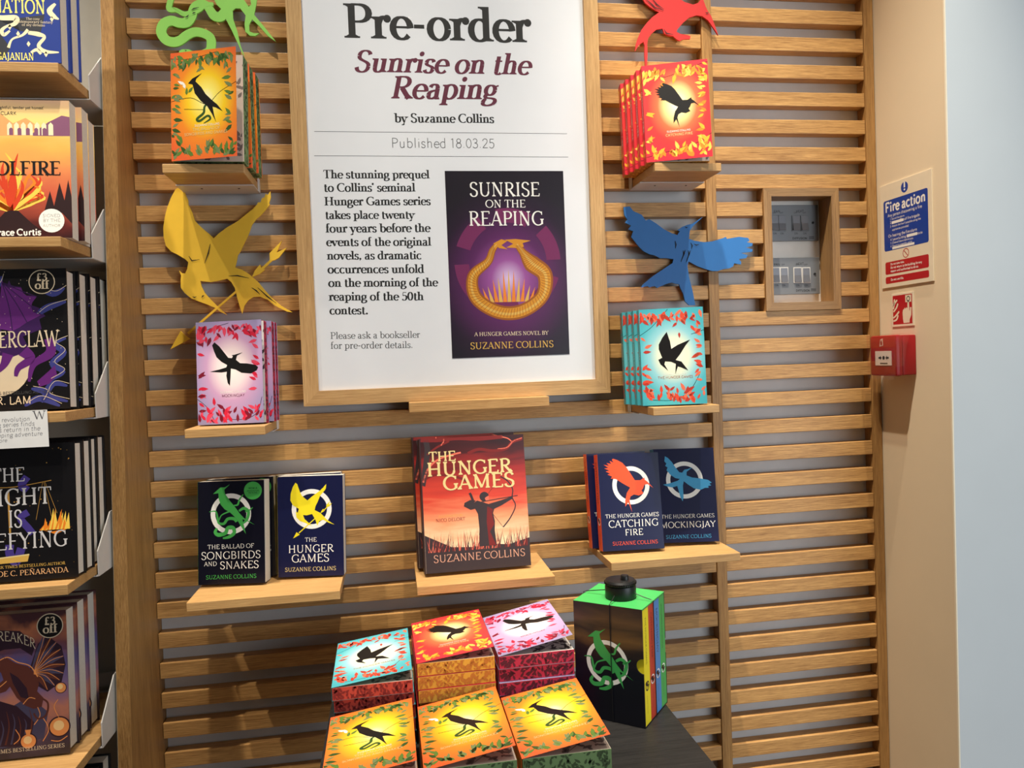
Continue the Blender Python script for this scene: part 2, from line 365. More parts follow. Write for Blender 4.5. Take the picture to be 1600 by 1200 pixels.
def circle(cx, cy, r_, n=28, ry=None): return [(cx+r_*math.cos(2*PI*j/n), cy+(ry or r_)*math.sin(2*PI*j/n)) for j in range(n)]
def ring(cx, cy, r0, r1, a0=0, a1=360, n=40):
    return [[(cx+r*math.cos(R(a)), cy+r*math.sin(R(a))) for r, a in ((r0, b0), (r1, b0), (r1, b1), (r0, b1))] for b0, b1 in ((a0+(a1-a0)*j/n, a0+(a1-a0)*(j+1)/n) for j in range(n))]
def leaf(x, y, l, w, a):
    c, s = math.cos(a), math.sin(a)
    return [(x+p*l*c-q*w*s, y+p*l*s+q*w*c) for p, q in ((0, 0), (.3, -.45), (.62, -.38), (1, 0), (.62, .38), (.3, .45))]

# ------------------------------------------------------------------ palette
OAK_X = wood('oak_slat', (130, 86, 44), (214, 166, 102), 0)
OAK_Z = wood('oak_upright', (128, 90, 48), (182, 138, 82), 2)
OAK_S = wood('oak_shelf', (156, 114, 66), (202, 160, 104), 0)
OAK_FX = wood('oak_frame_rail', (158, 120, 76), (202, 163, 110), 0)
OAK_FZ = wood('oak_frame_stile', (158, 120, 76), (202, 163, 110), 2)
OAK_BX = wood('oak_box_rail', (122, 90, 54), (160, 124, 80), 0)
OAK_BZ = wood('oak_box_stile', (122, 90, 54), (172, 132, 84), 2)
BLACKWOOD = wood('black_stained_wood', (16, 15, 15), (40, 38, 37), 0, 0.5)
GREY = mat('grey_panel_paint', (192, 189, 186), 0.5)
PLASTER = mat('plaster_white', (244, 240, 232), 0.8)
BEIGE = mat('beige_wall_paint', (224, 205, 174), 0.75, var=0.05, scale=6)
PALE = mat('pale_blue_grey_wall_paint', (196, 204, 208), 0.8, var=0.03, scale=8)
STEEL = mat('white_powder_coated_steel', (206, 202, 196), 0.45)
CASEBACK = mat('bookcase_back_laminate', (190, 187, 176), 0.6)
PAPER = mat('poster_paper', (226, 228, 231), 0.55, var=0.015)
INK = mat('black_ink', (20, 20, 20), 0.6)
MAROON = mat('maroon_ink', (94, 22, 50), 0.6)
GREYINK = mat('grey_ink', (64, 64, 64), 0.6)
WHITE = mat('white_print', (240, 238, 230), 0.5)
CREAM = mat('cream_print', (226, 208, 176), 0.5)
GOLD = mat('gold_print', (214, 172, 84), 0.35)
GOLDP = mat('pale_gold_foil', (226, 204, 140), 0.35)
BLACK = mat('black_print', (20, 18, 18), 0.4)
PAGES = mat('cream_page_edges', (214, 206, 192), 0.85, var=0.1, scale=300)
NAVY = mat('navy_cover', (22, 26, 62), 0.3)
NAVYD = mat('black_navy_cover', (14, 15, 30), 0.3)
BLACKCOV = mat('black_cover', (18, 17, 20), 0.35)
REDCALL = mat('red_plastic', (158, 22, 30), 0.35)
BLACKPL = mat('black_plastic', (22, 22, 22), 0.4)
METAL = mat('brushed_steel', (116, 118, 120), 0.5, metal=0.35)

# ------------------------------------------------------------------ setting
def plane(name, x0, x1, y0, y1, z0, z1, material):
    b = MB(); b.box(x0, x1, y0, y1, z0, z1, material); return struct(b.build(name))
FLOORM = wood('floor_oak_boards', (96, 74, 52), (140, 110, 78), 1)
plane('floor', -3.0, 4.6, -4.5, 0.15, -0.05, 0.0, FLOORM)
plane('ceiling', -3.0, 4.6, -4.5, 0.15, 4.2, 4.26, mat('ceiling_paint', (225, 222, 216), 0.9))
plane('wall_front', -3.0, 4.6, -4.6, -4.5, 0.0, 4.2, mat('shop_wall_paint', (176, 166, 150), 0.9))
plane('wall_back', -3.0, 1.6235, 0.050, 0.15, 0.0, 4.2, PLASTER)
PZ = 0.062; Z0 = 2.2098
BX0, BX1, BZ0, BZ1 = 1.3408, 1.5262, 1.5898, 1.8684          # recessed switch box opening
b = MB()                                                     # grey lining panel behind the slats, open at the switch box
for x0, x1, z0, z1 in ((-0.0, BX0, 0.12, 4.2), (BX1, 1.5995, 0.12, 4.2), (BX0, BX1, 0.12, BZ0), (BX0, BX1, BZ1, 4.2)):
    b.box(x0, x1, 0.0290, 0.0498, z0, z1, GREY)
struct(b.build('trim_1'))
random.seed(5)
def slats(name, x0, x1):
    b = MB()
    for k in range(-31, 33):
        zt = Z0-k*PZ
        spans = [(x0, x1)]
        if x0 > 1 and 6 <= k <= 9: spans = [(x0, BX0-0.0004), (BX1+0.0004, x1)]
        for a, c in spans: b.box(a, c, 0.0, 0.0288, zt-0.0315, zt, OAK_X, 0.0012)
    return struct(b.build(name))
slats('trim_2', 0.0006, 1.2046); slats('trim_3', 1.2292, 1.5990)
b = MB(); b.box(1.2050, 1.2288, -0.003, 0.0288, 0.0, 4.2, OAK_Z, 0.001); struct(b.build('trim_4'))
b = MB(); b.box(1.5996, 1.6225, -0.003, 0.0498, 0.0, 4.2, OAK_Z, 0.001); struct(b.build('trim_5'))
XW = 1.6240
b = MB(); b.box(XW, 1.70, -0.2295, 0.15, 0.0, 4.2, BEIGE); struct(b.build('wall_right'))
b = MB(); b.box(XW+0.002, 4.6, -0.2320, -0.2297, 0.0, 4.2, PALE); b.box(1.7005, 4.6, -0.2296, 0.15, 0, 4.2, PALE); struct(b.build('wall_far_right'))
b = MB(); b.box(XW-0.0012, XW+0.0016, -0.2326, -0.2285, 0.0, 4.2, mat('corner_bead_white', (238, 228, 205), 0.6)); struct(b.build('trim_6'))
# ceiling downlights (their discs show as bright spots in the poster glass)
LAMPW = bpy.data.materials.new('lit_downlight_diffuser'); LAMPW.use_nodes = True
_p = LAMPW.node_tree.nodes['Principled BSDF']; _p.inputs['Emission Color'].default_value = (1, .86, .66, 1); _p.inputs['Emission Strength'].default_value = 14
def mirror_hit(px, py, z):           # where a ceiling lamp stands whose reflection shows at this pixel of the glass
    d = _ray(px, py); p = CAM+d*((-0.024-CAM.y)/d.y); d = Vector((d.x, -d.y, d.z)); return p+d*((z-p.z)/d.z)
for i, (px, py, s) in enumerate(((640, 29, 1), (637, 113, 1))):
    p = mirror_hit(px, py, 4.2)
    t = thing('ceiling_downlight', ('round recessed ceiling downlight in front of the poster, nearer the wall', 'round recessed ceiling downlight in front of the poster, farther from the wall')[i], 'ceiling light', (p.x, p.y, 4.2), group='ceiling downlights')
    q = MB(); q.lathe([(0.056, -0.001), (0.056, -0.006), (0.044, -0.008), (0.044, -0.001)], 0, 0, STEEL); q.build('trim_ring', t)
    q = MB(); q.lathe([(0.043, -0.001), (0.043, -0.004)], 0, 0, LAMPW); q.build('diffuser', t)

# ------------------------------------------------------------------ books
def lens_scatter(mb, rnd, x0, x1, z0, z1, n, l, w, mats_, fn, d):
    for i in range(n):
        a = rnd.choice((0.6, 1.2, 2.0, 2.6))+rnd.uniform(-.4, .4)
        mb.poly([(min(max(p, x0), x1), min(max(q, z0), z1)) for p, q in leaf(rnd.uniform(x0-l*.4, x1), rnd.uniform(z0-l*.4, z1), l*rnd.uniform(.7, 1.1), w, a)], fn, d+LAY*.2*(i % 3), rnd.choice(mats_))
def book_parts(root, w, h, t, cover, spinem, pagem, art=None, hard=False, opn=0.0, edge=None, inner=None, spine_art=None, backm=None):
    ct = 0.0026 if hard else 0.0003; ov = 0.003 if hard else 0.0
    b = MB(); b.box(0.0008, w-0.0008-ov, 0.0002, t-0.0002, ov, h-ov, pagem)
    rnd = random.Random(len(cover.name)*7)
    if edge:      # leaf pattern sprayed on the page edges
        lens_scatter(b, rnd, 0.002, w-0.003, 0.001, t-0.001, 110, 0.0105, 0.0042, [edge], lambda u, v, d: (u, t-v, -d), 0.00025)
        lens_scatter(b, rnd, 0.001, t-0.001, 0.002, h-0.003, 120, 0.0105, 0.0042, [edge], lambda u, v, d: (w-0.0008+d, u, v), 0.00025)
    if inner:     # printed first page seen under the lifted cover
        b.box(0.002, w-0.001, -0.0001, 0.0002, 0.0005, h-0.0005, inner[0])
        lens_scatter(b, rnd, w*.45, w-0.004, 0.003, h*.32, 34, 0.016, 0.0062, [inner[1]], lambda u, v, d: (u, -d, v), 0.0003)
        lens_scatter(b, rnd, w*.84, w-0.001, 0.003, h-.012, 30, 0.016, 0.0062, [inner[1]], lambda u, v, d: (u, -d, v), 0.0003)
        for q in stroke([(w*.5, .002), (w*.72, .03), (w*.9, .05)], .0012): b.poly(q, lambda u, v, d: (u, -d, v), .0004, inner[1])
    b.build('page_block', root)
    c = MB(); c.box(-0.0002, w, -ct, 0.0, 0, h, cover)
    c.sub = MB()
    if art: art(c, lambda u, v, d: (u*w, -ct-d, v*h), w, h)
    fc = c.build('front_cover', root)
    if c.sub.f: c.sub.build('title_lettering', fc); fc.location = (0, -0.0002 if not inner else -0.0004, 0); fc.rotation_euler = (0, 0, -R(opn))
    c = MB(); c.box(-0.0002, w, t, t+ct, 0, h, backm or cover); c.build('back_cover', root)
    c = MB(); c.box(-ct-0.0002, -0.0002, -ct, t+ct, 0, h, spinem, 0.0002)
    if spine_art: spine_art(c, lambda u, v, d: (-ct-0.0002-d, t-u*t, v*h), t, h)
    c.build('spine', root)
    return root
def frac(fn):  # art functions work in fractions of the cover; words need true proportions
    return fn
def words(mb, fn, w, h, s, u0, u1, v, st, m, d=3, tall=1.0, **k):
    text(getattr(mb, 'sub', mb), s, (u0*w, v*h), (u1*w, v*h), st, m, lambda x, z, dd: fn(x/w, z/h, dd), d*LAY, tall, **k)
def art_polys(mb, fn, polys, m, d):
    for p in polys: mb.poly([(a, b) for a, b in p], fn, d*LAY, m)
def scl(pts, cx, cy, k, cu, cv, asp, ang=0):
    """crop-style outline (y down) -> cover fractions"""
    c, s = math.cos(ang), math.sin(ang); o = []
    for x, y in pts:
        x -= cx; y = cy-y; x, y = x*c-y*s, x*s+y*c; o.append((cu+x*k, cv+y*k*asp))
    return o
HOVER = [(395, 575), (440, 545), (490, 548), (530, 580), (556, 640), (580, 652), (605, 635), (610, 620), (625, 645), (655, 668), (625, 655), (600, 672), (575, 695), (545, 700), (527, 710), (515, 745), (518, 778), (505, 745), (488, 750), (500, 700), (520, 680), (490, 660), (440, 640), (400, 605)]
DIVE = [(345, 708), (360, 760), (365, 800), (400, 780), (465, 755), (440, 785), (410, 830), (385, 860), (415, 870), (448, 918), (410, 900), (395, 895), (380, 935), (385, 880), (360, 868), (330, 865), (325, 880), (343, 915), (305, 880), (295, 855), (315, 845), (300, 800), (300, 775), (320, 740)]
SPREAD = [(325, 350), (345, 325), (385, 360), (430, 420), (460, 460), (490, 465), (500, 450), (490, 440), (515, 437), (585, 420), (535, 445), (525, 480), (560, 510), (620, 515), (690, 530), (712, 550), (700, 575), (650, 600), (570, 590), (520, 560), (480, 550), (475, 620), (468, 695), (450, 670), (440, 610), (445, 575), (400, 580), (300, 570), (380, 555), (440, 540), (450, 520), (400, 490), (360, 450), (340, 400)]
PERCH = [(405, 512), (430, 488), (490, 462), (455, 490), (450, 505), (485, 540), (510, 580), (545, 615), (580, 645), (612, 685), (570, 660), (552, 655), (560, 700), (572, 742), (545, 690), (520, 650), (480, 615), (445, 570), (432, 520)]
SW, SH_ = 0.129, 0.198
ASP = SW/SH_
def leafy(cols, branch, seed, n=120):
    def f(mb, fn, w, h):
        rnd = random.Random(seed); fx = lambda x, z, d: fn(x/w, z/h, d)
        for i in range(n):
            r_ = rnd.random()
            if r_ < .42: u, v = rnd.uniform(.02, .98), 1-abs(rnd.gauss(0, .065))-.02; a = rnd.uniform(-2.6, -.5)
            elif r_ < .80: u, v = rnd.uniform(.02, .98), abs(rnd.gauss(0, .075))+.01; a = rnd.uniform(.4, 2.7)
            elif r_ < .90: u, v = rnd.uniform(.0, .07), rnd.uniform(.12, .85); a = rnd.uniform(-.8, .8)
            else: u, v = rnd.uniform(.90, .97), rnd.uniform(.12, .85); a = rnd.uniform(2.2, 4.0)
            l = rnd.uniform(.012, .020); p = leaf(u*w, v*h, l, l*.42, a)
            p = [(min(max(x, .0005), w-.0005), min(max(y, .0005), h-.0005)) for x, y in p]
            mb.poly(p, fx, LAY*(1.5+.6*(i % 4)/3), rnd.choice(cols))
        for pts in branch:
            for q in stroke(catmull([(u*w, v*h) for u, v in pts], 5), .0009): mb.poly(q, fx, LAY*1.2, BLACK if len(cols) < 4 else cols[-1])
    return f
def special_art(kind):
    gl = mat('leaf_green_dark', (52, 84, 36), .4); gm = mat('leaf_green', (92, 124, 52), .4)
    D = dict(
     song=([gl, gm, mat('leaf_sage', (118, 132, 84), .4)], [[(0, .55), (.3, .57), (.55, .5), (.75, .6), (1, .68)], [(0, .95), (.3, .93), (.7, .97)], [(.2, .47), (.5, .45)]], PERCH, (505, 600, 1/395), BLACK, 3),
     fire=([mat('leaf_gold', (240, 170, 50), .4), mat('leaf_amber', (226, 130, 40), .4), mat('leaf_straw', (246, 196, 84), .4)], [[(0, .9), (.35, .86), (.7, .93), (1, .97)], [(.0, .05), (.4, .1), (.8, .16), (1, .24)]], HOVER, (520, 660, 1/415), BLACK, 3),
     mock=([mat('leaf_crimson', (206, 34, 62), .4), mat('leaf_rose', (222, 70, 96), .4), mat('leaf_wine', (122, 22, 44), .4)], [[(0, .87), (.2, .93), (.5, .98)], [(.0, .25), (.14, .17), (.25, .04)], [(.38, .05), (.7, .04), (.9, .1), (.98, .25)]], SPREAD, (480, 530, 1/560), BLACK, 3),
     game=([mat('leaf_coral', (216, 74, 52), .4), mat('leaf_brick', (184, 56, 44), .4), mat('leaf_salmon', (232, 112, 84), .4)], [[(0, .73), (.2, .82), (.45, .99)], [(.1, .06), (.5, .05), (.75, .15), (.9, .3)], [(.8, .72), (1, .76)]], DIVE, (378, 830, 1/335), BLACK, 3))[kind]
    def f(mb, fn, w, h):
        leafy(D[0], D[1], {'song': 3, 'fire': 8, 'mock': 5, 'game': 12}[kind])(mb, fn, w, h)
        cx, cy, k = D[3]
        mb.poly(scl(EM_RED if kind == 'fire' else D[2], cx if kind != 'fire' else 490, cy if kind != 'fire' else 470, k if kind != 'fire' else 1/600, .52, .56 if kind != 'game' else .52, ASP), fn, 3*LAY, D[4])
        fx = lambda x, z, d: fn(x/w, z/h, d)
        if kind == 'song':
            sn = catmull([(.62, .53), (.52, .48), (.5, .42), (.40, .37), (.44, .35), (.56, .39), (.6, .36), (.5, .325)], 6)
            for q in stroke([(u*w, v*h) for u, v in sn], lerps([.0015, .004, .0045, .005, .0045, .004, .004, .001], 6)): mb.poly(q, fx, 2.6*LAY, gl)
            for i, (u, v, a) in enumerate(((.22, .66, 1.9), (.2, .7, 2.6), (.27, .62, .8), (.24, .6, 1.5))): mb.poly(leaf(u*w, v*h, .014, .006, a), fx, 2.7*LAY, WHITE if i < 2 else gm)
            words(mb, fn, w, h, 'SUZANNE COLLINS', .36, .74, .300, 'sans', WHITE); words(mb, fn, w, h, 'THE BALLAD OF', .33, .75, .262, 'sans', GOLDP); words(mb, fn, w, h, 'SONGBIRDS AND SNAKES', .2, .86, .222, 'sans', GOLDP)
        elif kind == 'fire':
            words(mb, fn, w, h, 'SUZANNE COLLINS', .33, .69, .285, 'sans', WHITE); words(mb, fn, w, h, 'CATCHING FIRE', .31, .72, .245, 'sans', GOLDP)
        elif kind == 'mock':
            words(mb, fn, w, h, 'SUZANNE COLLINS', .35, .74, .300, 'sans', WHITE); words(mb, fn, w, h, 'MOCKINGJAY', .37, .72, .262, 'sans', mat('ink_plum', (110, 34, 66), .4))
        else:
            words(mb, fn, w, h, 'SUZANNE COLLINS', .34, .70, .310, 'sans', WHITE); words(mb, fn, w, h, 'THE HUNGER GAMES', .25, .80, .272, 'sans', mat('ink_copper', (176, 104, 60), .4))
    return f
COVM = dict(
 song=glow_print('print_orange', .07, .108, .092, .118, [(0, (255, 252, 220)), (.17, (255, 240, 120)), (.38, (250, 208, 40)), (.62, (240, 140, 42)), (1, (228, 98, 50))]),
 fire=glow_print('print_red', .066, .112, .086, .112, [(0, (255, 250, 220)), (.25, (250, 226, 150)), (.45, (238, 110, 70)), (.68, (222, 58, 56)), (1, (214, 48, 62))]),
 mock=glow_print('print_mauve', .068, .108, .098, .125, [(0, (255, 250, 238)), (.28, (250, 226, 226)), (.5, (206, 160, 196)), (.75, (166, 148, 188)), (1, (144, 136, 172))]),
 game=glow_print('print_teal', .066, .100, .098, .12, [(0, (255, 252, 226)), (.28, (240, 242, 210)), (.48, (150, 208, 214)), (.7, (84, 182, 192)), (1, (70, 166, 178))]))
SPN = dict(song=mat('spine_orange', (222, 112, 48), .35), fire=mat('spine_red', (206, 44, 52), .35), mock=mat('spine_mauve', (140, 84, 112), .35), game=mat('spine_teal', (66, 158, 166), .35))
EDG = dict(song=(mat('edge_green', (112, 138, 88), .8), mat('edge_green_leaf', (62, 78, 46), .8)), fire=(mat('edge_gold', (228, 168, 62), .8), mat('edge_gold_leaf', (196, 120, 48), .8)),
           mock=(mat('edge_crimson', (190, 42, 74), .8), mat('edge_crimson_leaf', (90, 26, 44), .8)), game=(mat('edge_coral', (198, 74, 60), .8), mat('edge_coral_leaf', (136, 42, 40), .8)))
INNER = dict(song=(mat('page_warm_grey', (196, 182, 168), .6), mat('page_leaf_grey', (110, 100, 96), .6)), fire=(mat('page_warm_grey', (0, 0, 0)), mat('page_leaf_grey', (0, 0, 0))))
INNER['mock'] = (mat('page_pale', (214, 208, 200), .6), mat('page_leaf_dark', (64, 56, 58), .6)); INNER['game'] = INNER['song']
SPT = dict(song=.0325, fire=.0205, mock=.0205, game=.0205)
def spine_leaves(kind):
    cols = {'song': 'leaf_green', 'fire': 'leaf_gold', 'mock': 'leaf_crimson', 'game': 'leaf_coral'}[kind]
    def f(mb, fn, t, h):
        rnd = random.Random(4); fx = lambda x, z, d: fn(x/t, z/h, d)
        for i in range(26):
            v = abs(rnd.gauss(0, .16)); v = v if i % 2 else 1-v
            if .05 < v < .93: mb.poly(leaf(rnd.uniform(.002, t-.012), v*h, .011, .0045, rnd.uniform(.4, 2.6)), fx, LAY*(1+(i % 3)*.4), MATS[cols])
        text(mb, {'song': 'THE BALLAD OF SONGBIRDS AND SNAKES', 'fire': 'CATCHING FIRE', 'mock': 'MOCKINGJAY', 'game': 'THE HUNGER GAMES'}[kind], (t*.4, h*.75), (t*.4, h*.32), 'sans', WHITE, fx, LAY*2.5)
    return f
PROTO = {}
def special(kind, label, loc, rot, opn=0.0, group=None, cat='book'):
    if kind not in PROTO:
        r_ = thing('paperback_book', '', cat); art = special_art(kind)
        book_parts(r_, SW, SH_, SPT[kind], COVM[kind], SPN[kind], EDG[kind][0], art, False, 0, EDG[kind][1], INNER[kind], spine_leaves(kind)); PROTO[kind] = r_
    else: r_ = dup(PROTO[kind])
    r_.location = loc; r_.rotation_euler = rot; tag(r_, label, cat, group)
    for c in r_.children:
        if c.name.startswith('front_cover'): c.rotation_euler = (0, 0, -R(opn))
    return r_
# --- navy paperbacks with a coloured bird over a white ring
GBIRD = mat('print_green', (74, 176, 82), .35); YBIRD = mat('print_yellow', (240, 220, 40), .35); RBIRD = mat('print_vermilion', (236, 84, 44), .35); BBIRD = mat('print_sky_blue', (70, 160, 206), .35)
EM_YEL = [(258, 80), (296, 112), (318, 185), (345, 265), (385, 345), (490, 440), (580, 365), (750, 245), (778, 215), (803, 198), (828, 165), (868, 125), (860, 205), (840, 245), (745, 350), (690, 480), (650, 555), (632, 635), (745, 695), (880, 840), (1018, 935), (900, 890), (800, 830), (720, 855), (680, 945), (645, 830), (580, 710), (470, 733), (400, 725), (430, 805), (580, 952), (440, 880), (340, 842), (270, 770), (258, 655), (298, 675), (320, 600), (205, 528), (155, 430), (162, 300), (205, 165)]
EM_RED = [(365, 248), (400, 262), (440, 285), (470, 320), (500, 370), (535, 430), (580, 432), (615, 412), (618, 430), (640, 448), (686, 500), (640, 466), (612, 470), (598, 500), (585, 515), (600, 540), (560, 555), (520, 545), (490, 560), (480, 590), (495, 682), (475, 622), (468, 606), (442, 640), (445, 590), (462, 530), (492, 488), (470, 475), (430, 450), (380, 415), (335, 408), (350, 395), (312, 375), (335, 370), (298, 350), (328, 345), (288, 325), (322, 322), (284, 295), (330, 305), (310, 282), (348, 290), (335, 265), (368, 280), (356, 258)]
EM_BLU = [(820, 235), (845, 250), (880, 290), (910, 340), (940, 380), (965, 385), (985, 360), (1015, 355), (1060, 340), (1005, 378), (1003, 410), (1050, 430), (1120, 440), (1190, 455), (1222, 480), (1200, 488), (1216, 505), (1188, 508), (1192, 525), (1160, 524), (1120, 540), (1060, 525), (1010, 490), (975, 460), (965, 500), (965, 600), (955, 636), (938, 600), (915, 500), (870, 512), (820, 500), (790, 485), (850, 475), (920, 455), (942, 440), (900, 430), (860, 400), (828, 360), (838, 335), (818, 320), (830, 300), (813, 280)]
EM_GRN = [(335, 290), (368, 262), (395, 240), (430, 240), (470, 218), (425, 258), (430, 290), (470, 350), (510, 400), (545, 450), (580, 488), (662, 542), (590, 505), (566, 495), (592, 612), (548, 540), (520, 490), (470, 440), (425, 412), (395, 375), (380, 330), (378, 285)]
def vines(mb, fx, cx, cz, k, m):
    """snake and twigs of the green emblem; k = size of one emblem unit"""
    for pts, ws in (([(305, 430), (355, 428), (370, 480), (380, 520), (420, 525), (450, 490), (500, 490), (520, 515)], [4, 10, 14, 16, 18, 20, 22, 18]),
                    ([(380, 500), (400, 460), (440, 440), (470, 430)], [8, 8, 10, 12]), ([(365, 560), (350, 590), (375, 612), (430, 600), (450, 560), (490, 560), (500, 600), (460, 630), (410, 640)], [14, 22, 26, 26, 24, 26, 24, 22, 10]),
                    ([(500, 385), (530, 380), (545, 340), (575, 300)], [8, 12, 12, 5]), ([(540, 430), (580, 410), (615, 440), (600, 500), (570, 530)], [14, 20, 22, 20, 8]), ([(590, 440), (625, 425), (648, 405)], [10, 10, 4])):
        cc = catmull([(cx+(x-475)*k, cz-(y-450)*k) for x, y in pts], 5)
        for q in stroke(cc, lerps([w_*k*1.15 for w_ in ws], 5)): mb.poly(q, fx, 2.5*LAY, m)
def navy_art(kind):
    def f(mb, fn, w, h):
        fx = lambda x, z, d: fn(x/w, z/h, d); cu, cv = {'song': (.495, .68), 'game': (.52, .67), 'fire': (.52, .665), 'mock': (.49, .66)}[kind]
        for q in ring(cu*w, cv*h, .235*w, .305*w): mb.poly(q, fx, LAY, WHITE)
        if kind == 'song':
            mb.poly(scl(EM_GRN, 475, 450, 1/525, cu, cv, ASP), fn, 3*LAY, GBIRD); vines(mb, fx, cu*w, cv*h, w/525, GBIRD)
            mb.poly(circle(.83*w, .9*h, .135*w), fx, 2*LAY, GBIRD)
            for i, s in enumerate(('NOW A', 'MAJOR MOTION', 'PICTURE')): words(mb, fn, w, h, s, .765 if i != 1 else .74, .895 if i != 1 else .92, .915-i*.022, 'sans', NAVYD, 4)
            words(mb, fn, w, h, 'THE BALLAD OF', .14, .84, .343, 'flare', WHITE); words(mb, fn, w, h, 'SONGBIRDS', .04, .94, .243, 'flare', WHITE, tall=1.0)
            words(mb, fn, w, h, 'AND', .085, .28, .18, 'flare', WHITE); words(mb, fn, w, h, 'SNAKES', .32, .91, .147, 'flare', WHITE, tall=1.0); words(mb, fn, w, h, 'SUZANNE COLLINS', .11, .87, .052, 'flare', GBIRD)
        elif kind == 'game':
            k_ = .665/860; mb.poly(scl(EM_YEL, 560, 510, k_, cu-.01, cv+.05, ASP), fn, 3*LAY, YBIRD)
            for pl_ in ([(636, 790), (646, 806), (322, 1086), (310, 1068)], [(200, 1182), (268, 1060), (332, 1112)], [(745, 700), (765, 655), (800, 615), (832, 650), (800, 676)], [(790, 655), (875, 575), (885, 586), (800, 668)], [(865, 590), (863, 540), (944, 458), (910, 536), (978, 503), (925, 570)]):
                mb.poly(scl(pl_, 560, 510, k_, cu-.01, cv+.05, ASP), fn, 3.4*LAY, YBIRD)
            words(mb, fn, w, h, 'THE', .41, .59, .344, 'flare', WHITE); words(mb, fn, w, h, 'HUNGER', .15, .85, .238, 'flare', WHITE, tall=1.0); words(mb, fn, w, h, 'GAMES', .20, .78, .143, 'flare', WHITE, tall=1.0); words(mb, fn, w, h, 'SUZANNE COLLINS', .1, .88, .054, 'flare', GOLDP)
        elif kind == 'fire':
            mb.poly(scl(EM_RED, 500, 470, 1/505, cu, cv, ASP), fn, 3*LAY, RBIRD)
            words(mb, fn, w, h, 'THE HUNGER GAMES', .07, .95, .335, 'flare', WHITE); words(mb, fn, w, h, 'CATCHING', .11, .93, .238, 'flare', WHITE, tall=1.0); words(mb, fn, w, h, 'FIRE', .37, .67, .15, 'flare', WHITE, tall=1.0); words(mb, fn, w, h, 'SUZANNE COLLINS', .16, .9, .055, 'flare', RBIRD)
        else:
            mb.poly(scl(EM_BLU, 982, 450, 1/535, cu, cv, ASP), fn, 3*LAY, BBIRD)
            words(mb, fn, w, h, 'THE HUNGER GAMES', .07, .95, .256, 'flare', WHITE); words(mb, fn, w, h, 'MOCKINGJAY', .05, .96, .155, 'flare', WHITE, tall=1.0); words(mb, fn, w, h, 'SUZANNE COLLINS', .13, .88, .042, 'flare', BBIRD)
    return f
def navy_spine(kind):
    sm = {'song': GBIRD, 'game': YBIRD, 'fire': RBIRD, 'mock': BBIRD}[kind]
    def f(mb, fn, t, h):
        fx = lambda x, z, d: fn(x/t, z/h, d)
        text(mb, {'song': 'THE BALLAD OF SONGBIRDS AND SNAKES', 'game': 'THE HUNGER GAMES', 'fire': 'CATCHING FIRE', 'mock': 'MOCKINGJAY'}[kind], (t*.36, h*.92), (t*.36, h*.48), 'flare', NAVYD, fx, LAY)
        for q in ring(t*.5, h*.3, t*.22, t*.3, n=18): mb.poly(q, fx, LAY, WHITE)
        mb.poly(scl(HOVER, 520, 650, .0026, .5, .3, t/h), fn, 2*LAY, NAVYD)
        text(mb, 'SUZANNE COLLINS', (t*.38, h*.22), (t*.38, h*.07), 'flare', NAVYD, fx, LAY)
    return f
NT = dict(song=.034, game=.030, fire=.026, mock=.030)
def navy(kind, label, loc, rot, opn=0.0, group=None):
    k = 'navy_'+kind
    if k not in PROTO:
        r_ = thing('paperback_book', '', 'book')
        book_parts(r_, SW, SH_, NT[kind], NAVYD if kind == 'song' else NAVY, {'song': GBIRD, 'game': YBIRD, 'fire': RBIRD, 'mock': BBIRD}[kind], PAGES, navy_art(kind), False, 0, None, None, navy_spine(kind)); PROTO[k] = r_
    else: r_ = dup(PROTO[k])
    r_.location = loc; r_.rotation_euler = rot; tag(r_, label, 'book', group)
    for c in r_.children:
        if c.name.startswith('front_cover'): c.rotation_euler = (0, 0, -R(opn))
    return r_
